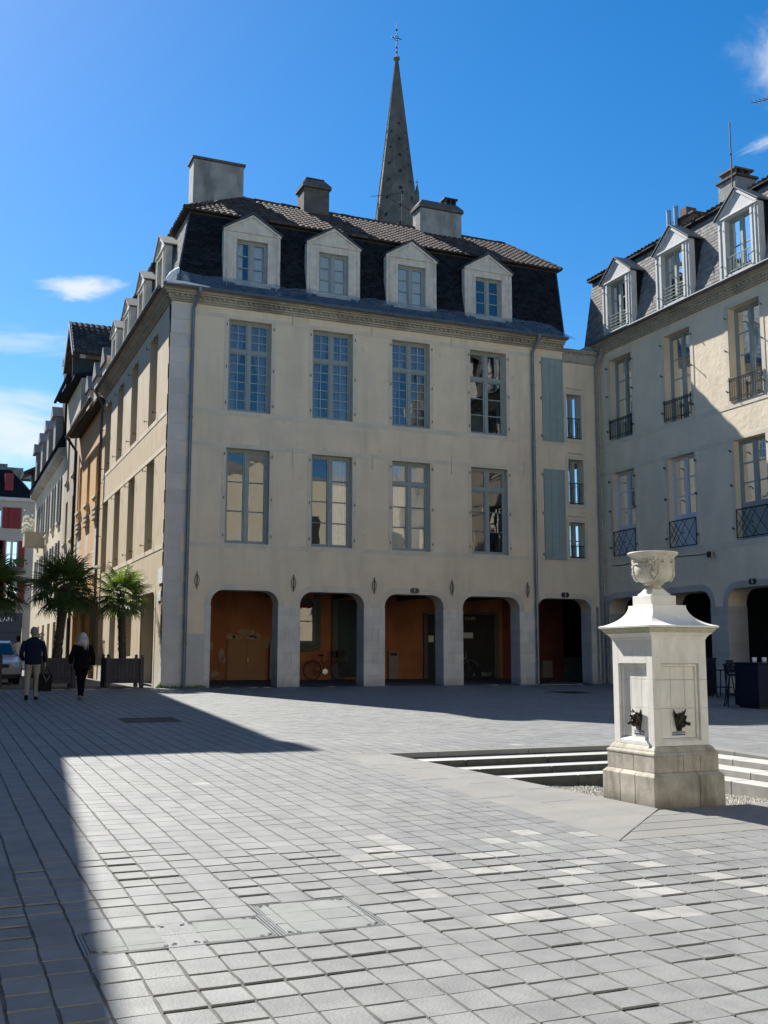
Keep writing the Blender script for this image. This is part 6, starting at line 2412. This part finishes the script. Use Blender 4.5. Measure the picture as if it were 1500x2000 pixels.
def head(parent, c, hair, woman=False, face=1):
    """head looking along +y (away from the camera)"""
    m = MB()
    x, y, z = c
    m.ball((x, y, z), .098, 20, (.82, 1.0, 1.18))
    m.ball((x, y + .035, z - .065), .06, 14, (.95, .9, .9))          # jaw
    m.ball((x, y + .102, z - .012), .018, 8, (.7, 1, 1.1))            # nose
    m.ball((x, y + .088, z - .055), .02, 8, (1.2, .5, .4))            # mouth
    for s in (-1, 1):
        m.ball((x + s * .033, y + .083, z + .012), .014, 8)
        m.ball((x + s * .083, y - .005, z - .01), .024, 8, (.35, .8, 1.25))   # ears
    h = m.build('head', 'skin', parent, smooth=True, local=True)
    m = MB()
    if not woman:
        m.ball((x, y - .014, z + .022), .104, 18, (.85, .98, 1.12))
        m.ball((x, y - .05, z - .05), .07, 12, (1.0, .75, .8))
    else:
        m.ball((x, y - .016, z + .02), .112, 18, (.92, 1.0, 1.12))
        for k in range(70):
            a = R(random.uniform(150, 390))
            r = .095
            p = Vector((x + math.cos(a) * r * .95, y + math.sin(a) * r - .01, z + random.uniform(-.02, .06)))
            e = p + Vector((random.uniform(-.06, .06), random.uniform(-.06, -.01), -random.uniform(.18, .34)))
            m.path([p, p.lerp(e, .5) + Vector((random.uniform(-.02, .02), -.03, 0)), e], [.02, .017, .004], 5)
    m.build('hair', hair, parent, smooth=True, local=True)
def person_man():
    g = gz(27.2)
    t = thing('person', 'man seen from behind in a dark navy jacket and khaki trousers, carrying a black bag', 'person', (2.26, 27.2, g), rz=R(-4))
    ch = []
    # trousers: hips and two legs, mid-stride
    hips = [((0, 0, .98), (.165, .12)), ((0, 0, .90), (.18, .13)), ((0, 0, .82), (.17, .125))]
    L_ = [((-.09, 0, .86), (.098, .11)), ((-.10, .03, .66), (.086, .09)), ((-.11, .02, .48), (.068, .072)), ((-.115, -.08, .26), (.062, .066)), ((-.12, -.16, .10), (.058, .062))]
    R__ = [((.09, 0, .86), (.098, .11)), ((.10, .04, .66), (.086, .09)), ((.105, .08, .47), (.068, .072)), ((.105, .08, .25), (.062, .066)), ((.105, .07, .07), (.060, .064))]
    tubes('trousers', [hips, L_, R__], 'khaki_cloth', t, 14)
    torso = [((0, 0, .84), (.185, .13)), ((0, 0, .95), (.195, .135)), ((0, .0, 1.12), (.195, .135)), ((0, .01, 1.28), (.215, .135)), ((0, .01, 1.40), (.205, .115)), ((0, .015, 1.47), (.12, .085)), ((0, .02, 1.50), (.07, .065))]
    la = [((-.19, .01, 1.40), (.065, .07)), ((-.245, .0, 1.24), (.06, .062)), ((-.27, .02, 1.08), (.052, .055)), ((-.23, .15, .98), (.045, .046))]
    ra = [((.19, .01, 1.40), (.065, .07)), ((.245, .0, 1.24), (.06, .062)), ((.27, .0, 1.08), (.052, .055)), ((.285, .03, .90), (.042, .044))]
    tubes('jacket', [torso, la, ra], 'navy_cloth', t, 16)
    hc = []
    hand(hc, (-.225, .16, .975), (.1, .9, -.35), -1)
    hand(hc, (.287, .035, .89), (0, .05, -1), 1)
    hc.append([((0, .02, 1.46), (.055, .058)), ((0, .02, 1.56), (.053, .056))])
    tubes('hands_and_neck', hc, 'skin', t, 8)
    head(t, (0, .035, 1.625), 'grey_hair')
    m = MB()
    for x, y, z, tilt_ in ((-.12, -.17, .05, .5), (.105, .10, .0, 0)):
        s0 = len(m.v)
        m.ball((0, .05, .045), .05, 12, (.95, 2.3, .9))
        m.box(-.042, .042, -.065, .15, 0, .03)
        m.xf(Matrix.Translation((x, y, z)) @ Matrix.Rotation(-tilt_, 4, 'X'), s0)
    m.build('shoes', 'black_leather', t, smooth=False, local=True, bev=.008)
    return t, g
man, mg = person_man()
b = thing('handbag', 'black shopping bag hanging from the right hand of the man in the navy jacket', 'bag', (2.56, 27.2, mg))
m = MB()
m.hexa([(-.13, -.06, .20), (.15, -.06, .20), (.15, .06, .20), (-.13, .06, .20)], [(-.15, -.02, .62), (.17, -.02, .62), (.17, .03, .62), (-.15, .03, .62)])
m.build('bag_body', 'black_leather', b, local=True, bev=.01)
m = MB()
for s in (-.03, .03):
    m.path([(-.10, s, .60), (-.05, s, .76), (0, s * .3, .80), (.06, s, .76), (.12, s, .60)], .008, 6)
m.build('strap', 'black_leather', b, local=True)
m = MB()
m.path([(-.05, -.065, .60), (.0, -.075, .50), (.02, -.075, .42), (.06, -.075, .50), (.10, -.07, .58)], .010, 6)
m.build('scarf', 'curtain_grey', b, local=True)
def person_woman():
    g = gz(27.1)
    t = thing('person', 'woman with long pale hair seen from behind, dressed in a black jacket and black trousers', 'person', (3.41, 27.1, g), rz=R(3))
    hips = [((0, 0, .95), (.15, .12)), ((0, 0, .87), (.17, .13)), ((0, 0, .78), (.155, .12))]
    L_ = [((-.07, 0, .82), (.092, .10)), ((-.065, .02, .62), (.078, .082)), ((-.05, .02, .45), (.058, .062)), ((-.04, -.02, .25), (.052, .056)), ((-.035, -.05, .08), (.040, .044))]
    R__ = [((.07, 0, .82), (.092, .10)), ((.065, .03, .62), (.078, .082)), ((.045, .06, .45), (.058, .062)), ((.035, .06, .25), (.052, .056)), ((.03, .06, .08), (.040, .044))]
    tubes('trousers', [hips, L_, R__], 'black_cloth', t, 14)
    torso = [((0, 0, .72), (.20, .14)), ((0, 0, .86), (.205, .14)), ((0, 0, 1.02), (.185, .125)), ((0, .01, 1.20), (.195, .125)), ((0, .01, 1.31), (.18, .105)), ((0, .015, 1.37), (.10, .075)), ((0, .02, 1.39), (.06, .06))]
    la = [((-.165, .01, 1.31), (.065, .07)), ((-.225, .0, 1.15), (.066, .068)), ((-.265, .03, 1.0), (.06, .06)), ((-.245, .14, .90), (.05, .05))]
    ra = [((.165, .01, 1.31), (.065, .07)), ((.225, .0, 1.15), (.066, .068)), ((.265, .03, 1.0), (.062, .062)), ((.275, .06, .84), (.055, .055))]
    tubes('jacket', [torso, la, ra], 'black_cloth', t, 16)
    hc = []
    hand(hc, (-.24, .15, .89), (.15, .9, -.3), -1, .9)
    hand(hc, (.276, .06, .83), (0, .08, -1), 1, .9)
    hc.append([((0, .02, 1.36), (.045, .05)), ((0, .02, 1.45), (.045, .048))])
    tubes('hands_and_neck', hc, 'skin', t, 8)
    head(t, (0, .03, 1.49), 'pale_hair', True)
    m = MB()
    for x, y, z, tilt_ in ((-.035, -.07, .03, .3), (.03, .07, 0, 0)):
        s0 = len(m.v)
        m.ball((0, .04, .045), .042, 12, (.95, 2.3, 1.0))
        m.box(-.036, .036, -.06, .13, 0, .03)
        m.xf(Matrix.Translation((x, y, z)) @ Matrix.Rotation(-tilt_, 4, 'X'), s0)
    m.build('shoes', 'tan_leather', t, local=True, bev=.008)
person_woman()
def person_far():
    t = thing('person', 'distant person in a white shirt standing behind the parked car', 'person', (3.22, 46.0, 0))
    tubes('trousers', [[((0, 0, .95), (.16, .12)), ((0, 0, .8), (.16, .12))], [((-.08, 0, .86), .09), ((-.08, 0, .45), .065), ((-.08, 0, .06), .05)], [((.08, 0, .86), .09), ((.08, 0, .45), .065), ((.08, 0, .06), .05)]], 'navy_cloth', t)
    tubes('shirt', [[((0, 0, .9), (.17, .12)), ((0, 0, 1.2), (.19, .12)), ((0, 0, 1.4), (.19, .1)), ((0, 0, 1.5), (.07, .06))], [((-.19, 0, 1.4), .06), ((-.25, 0, 1.15), .05), ((-.22, .12, .98), .042)], [((.19, 0, 1.4), .06), ((.25, 0, 1.15), .05), ((.22, .12, .98), .042)]], 'white_shirt', t)
    hc = []
    hand(hc, (-.22, .13, .97), (0, .9, -.3), -1)
    hand(hc, (.22, .13, .97), (0, .9, -.3), 1)
    hc.append([((0, .01, 1.47), .052), ((0, .01, 1.58), .05)])
    tubes('hands_and_neck', hc, 'skin', t, 8)
    head(t, (0, .02, 1.65), 'black_leather')
    m = MB()
    for s in (-.08, .08):
        m.ball((s, .04, .05), .05, 8, (.95, 2.2, .9))
    m.build('shoes', 'black_leather', t, local=True)
person_far()

# ================================================================== parked car (facing the square)
def car():
    t = thing('parked_car', 'pale silver hatchback parked in the street behind the man', 'car', (1.92, 37.6, 0))
    W_ = .86
    # side profile (y back from the bumper, z), cross-sections narrowing to the roof
    secs = [(0.0, .32, .62, .72, .70), (.10, .26, .80, .84, .80), (.9, .22, .93, .86, .82), (1.15, .22, .97, .86, .80)]
    m = MB()
    body = [(0, .30), (-.02, .55), (.06, .72), (.25, .80), (1.0, .93), (1.25, .95), (3.6, .98), (3.95, .95), (4.02, .6), (3.98, .3)]
    def hull(pts, hw, inset=0.0):
        n_ = len(pts)
        vs = []
        for x in (-1, 1):
            for y, z in pts:
                vs.append((x * (hw - inset * max(0, z - .55)), y, z))
        m.add(vs, [tuple(range(n_)), tuple(reversed(range(n_, 2 * n_)))] + [(i, (i + 1) % n_, n_ + (i + 1) % n_, n_ + i) for i in range(n_)])
    hull(body, W_, .10)
    bd = m.build('body', 'car_paint', t, local=True, bev=.06, seg=3)
    m = MB()
    vs = []
    roof = [(1.22, .94, .80), (1.75, 1.42, .62), (2.2, 1.48, .60), (3.1, 1.46, .60), (3.85, .96, .78)]
    for x in (-1, 1):
        for y, z, w in roof:
            vs.append((x * w, y, z))
    n_ = len(roof)
    m.add(vs, [tuple(range(n_)), tuple(reversed(range(n_, 2 * n_)))] + [(i, i + 1, n_ + i + 1, n_ + i) for i in range(n_ - 1)] + [(n_ - 1, 0, n_, 2 * n_ - 1)])
    m.build('cabin', 'car_paint', t, local=True, bev=.05, seg=3)
    m = MB()
    m.quad((-.70, 1.27, 1.0), (.70, 1.27, 1.0), (.56, 1.70, 1.385), (-.56, 1.70, 1.385))
    m.xf(Matrix.Translation((0, -.035, .012)))
    m.build('windscreen', 'car_glass', t, local=True)
    for s in (-1, 1):
        m = MB()
        m.quad((s * .80, 1.5, 1.0), (s * .795, 3.5, 1.03), (s * .635, 3.1, 1.38), (s * .645, 1.85, 1.36))
        m.build('side_window', 'car_glass', t, local=True)
        m = MB()
        m.ball((s * .95, 1.45, 1.0), .09, 8, (1, .6, .75))
        m.build('mirror', 'car_paint', t, local=True, smooth=True)
        m = MB()
        m.hexa([(s * .50, -.03, .60), (s * .80, .03, .62), (s * .80, .10, .62), (s * .50, .06, .60)], [(s * .50, .04, .73), (s * .80, .14, .77), (s * .80, .2, .77), (s * .50, .12, .73)])
        m.build('headlight', 'lamp_glass', t, local=True, bev=.01)
        for y in (.75, 3.25):
            m = MB()
            m.bar((s * .66, y, .30), (s * .85, y, .30), .30, 20)
            w_ = m.build('wheel', 'tyre', t, local=True, bev=.02)
            m = MB()
            m.bar((s * .851, y, .30), (s * .86, y, .30), .19, 14)
            m.build('rim', 'steel', w_, local=True)
    m = MB()
    m.box(-.46, .46, -.045, .05, .56, .68)
    m.build('grille', 'car_black', t, local=True, bev=.01)
    m = MB()
    m.box(-.75, .75, -.05, .1, .20, .34)
    m.build('lower_bumper', 'car_black', t, local=True, bev=.02)
    m = MB()
    m.box(-.26, .26, -.06, -.046, .40, .51)
    p = m.build('number_plate', 'sign_white', t, local=True)
    text_part('lettering', 'EW FX 87', .10, 'car_black', p, Matrix.Translation((1.92, 37.538, .455)) @ RX90, .001)
car()

# ================================================================== high tables and stools in front of the wing
def high_table(x, y, label):
    g = gz(y)
    t = thing('high_table', label, 'table', (x, y, g), 'dark high tables by the wing')
    m = MB()
    m.box(-.42, .42, -.42, .42, 1.04, 1.08)
    m.build('table_top', 'plastic_navy', t, local=True, bev=.005)
    m = MB()
    m.box(-.40, .40, -.40, .40, .06, 1.038)
    m.build('cover', 'plastic_navy', t, local=True, bev=.01)
    m = MB()
    m.box(-.34, .34, -.34, .34, 0, .058)
    m.build('foot', 'iron', t, local=True)
    for k in range(4):
        gx, gy = x - .25 + k * .15, y - .1 + .1 * (k % 2)
        mm = MB()
        mm.lathe([(.028, g + 1.081), (.03, g + 1.083), (.035, g + 1.2), (.032, g + 1.2), (.027, g + 1.095)], gx, gy, 10)
        tag(mm.build('tumbler', 'glassware', smooth=True), 'clear tumbler, %s from the left on the %s' % (('first', 'second', 'third', 'fourth')[k], 'high table behind the fountain' if x > 19 else 'high table at the right edge'), 'glass', 'tumblers set out on the high tables')
def stool(x, y, rz, label):
    g = gz(y)
    t = thing('bar_stool', label, 'stool', (x, y, g), 'dark high stools by the wing', rz)
    m = MB()
    m.box(-.19, .19, -.19, .19, .74, .77)
    m.build('seat', 'plastic_navy', t, local=True, bev=.01)
    for sx in (-1, 1):
        for sy in (-1, 1):
            m = MB()
            m.bar((sx * .16, sy * .16, .74), (sx * .23, sy * .23, 0), .016, 6)
            m.build('leg', 'plastic_navy', t, local=True)
    m = MB()
    for z, a in ((.28, .205),):
        for s in (-1, 1):
            m.bar((-a, s * a, z), (a, s * a, z), .011, 6)
            m.bar((s * a, -a, z), (s * a, a, z), .011, 6)
    m.build('foot_rest', 'plastic_navy', t, local=True)
    m = MB()                                         # lattice back with diamond gaps
    for s in (-1, 1):
        m.bar((s * .17, .17, .77), (s * .18, .22, 1.02), .014, 6)
    m.bar((-.18, .22, 1.02), (.18, .22, 1.02), .016, 6)
    for k in range(5):
        u = -.17 + k * .068
        m.bar((u, .175, .79), (u + .068, .22, 1.0), .012, 4)
        m.bar((u + .068, .175, .79), (u, .22, 1.0), .012, 4)
    m.build('backrest', 'plastic_navy', t, local=True)
high_table(20.35, 24.9, 'dark high table half hidden behind the fountain, set with glasses')
high_table(18.35, 20.15, 'dark high table cut by the right edge of the photograph, set with glasses')
stool(20.55, 24.0, R(200), 'dark high stool with pierced back at the table behind the fountain, nearest the pillar')
stool(19.9, 24.0, R(180), 'dark high stool with pierced back close to the fountain')
stool(18.0, 20.6, R(60), 'dark high stool with pierced back left of the table at the right edge')
stool(18.55, 21.1, R(20), 'dark high stool with pierced back behind the table at the right edge')

# ================================================================== bicycles under the arcade
def bicycle(x, y, z, rz, framem, label, basket=False):
    t = thing('bicycle', label, 'bicycle', (x, y, z), None, rz)
    for cx in (-.52, .52):
        m = MB()
        m.path([(cx + .335 * math.cos(a), 0, .34 + .335 * math.sin(a)) for a in [q * math.pi / 16 for q in range(32)]], .016, 6, True)
        w_ = m.build('wheel', 'tyre', t, local=True, smooth=True)
        m = MB()
        m.path([(cx + .312 * math.cos(a), 0, .34 + .312 * math.sin(a)) for a in [q * math.pi / 16 for q in range(32)]], .009, 5, True)
        for q in range(16):
            a = q * math.pi / 8
            m.bar((cx, 0, .34), (cx + .31 * math.cos(a), 0, .34 + .31 * math.sin(a)), .0025, 3)
        m.build('rim', 'zinc', w_, local=True)
        m = MB()
        m.path([(cx + .365 * math.cos(a), 0, .34 + .365 * math.sin(a)) for a in [R(20) + q * R(140) / 10 for q in range(11)]], .014, 5)
        m.build('mudguard', framem, t, local=True)
    m = MB()
    for a, b in (((-.52, 0, .34), (-.05, 0, .30)), ((-.05, 0, .30), (-.17, 0, .82)), ((-.05, 0, .30), (.36, 0, .72)), ((-.12, 0, .58), (.36, 0, .80)), ((-.52, 0, .34), (-.15, 0, .72)), ((.52, 0, .34), (.36, 0, .86))):
        m.bar(a, b, .016, 6)
    m.build('frame', framem, t, local=True)
    m = MB()
    m.ball((-.19, 0, .88), .10, 8, (1.3, .8, .35))
    m.build('saddle', 'black_leather', t, local=True, smooth=True)
    m = MB()
    m.path([(.20, -.26, 1.02), (.32, -.2, 1.06), (.36, 0, 1.0), (.32, .2, 1.06), (.20, .26, 1.02)], .012, 6)
    m.bar((.36, 0, .84), (.36, 0, 1.0), .013, 6)
    m.build('handlebar', 'steel', t, local=True)
    m = MB()
    m.bar((-.05, -.05, .30), (-.05, -.06, .30), .10, 16)
    m.bar((-.05, -.06, .30), (.02, -.07, .15), .010, 5)
    m.build('chainset', 'steel', t, local=True)
    if basket:
        m = MB()
        m.hexa([(.42, -.14, .82), (.66, -.14, .82), (.66, .14, .82), (.42, .14, .82)], [(.38, -.18, 1.06), (.72, -.18, 1.06), (.72, .18, 1.06), (.38, .18, 1.06)])
        m.build('basket', 'iron', t, local=True)
bicycle(13.2, 36.55, .105, 0, 'red_shutter', 'dark red bicycle with a front basket leaning in the second arch', True)
bicycle(18.6, 36.6, .105, 0, 'steel', 'pale bicycle partly hidden behind the pillar at the fourth arch')

# flowers and terrace chairs glimpsed in the street
m = MB()
for k in range(90):
    m.ball((random.gauss(4.3, .14), random.gauss(50, .2), random.uniform(1.55, 2.0)), random.uniform(.03, .055), 5)
for k in range(10):
    m.bar((4.3, 50, .5), (4.3 + random.gauss(0, .1), 50, 1.7), .012, 4)
tag(m.build('street_flowers', 'flower_white'), 'bunch of pale flowers beside the street behind the man', 'flowers')
m = MB()
m.box(3.9, 4.7, 49.7, 50.3, 0, .9)
m.box(3.85, 4.75, 49.65, 50.35, .9, .98)
tag(m.build('street_counter', 'door_dark', bev=.02), 'dark counter under the flowers in the street', 'counter')
for k in range(4):
    x, y = 3.5 + k * .42, 39.0 + (k % 2) * .7
    t = thing('terrace_chair', 'dark terrace chair, number %s from the left, behind the taller palm' % ('first second third fourth'.split()[k]), 'chair', (x, y, 0), 'terrace chairs behind the palm')
    m = MB()
    m.box(-.2, .2, -.2, .2, .44, .47)
    m.build('seat', 'iron', t, local=True)
    for sx in (-1, 1):
        for sy in (-1, 1):
            m = MB()
            m.bar((sx * .18, sy * .18, .44), (sx * .2, sy * .2, 0), .014, 5)
            m.build('leg', 'steel', t, local=True)
    m = MB()
    m.path([(-.19, .19, .46), (-.19, .23, .88), (.19, .23, .88), (.19, .19, .46)], .014, 5)
    for q in range(3):
        m.bar((-.1 + q * .1, .2, .5), (-.1 + q * .1, .23, .87), .01, 4)
    m.build('backrest', 'iron', t, local=True)
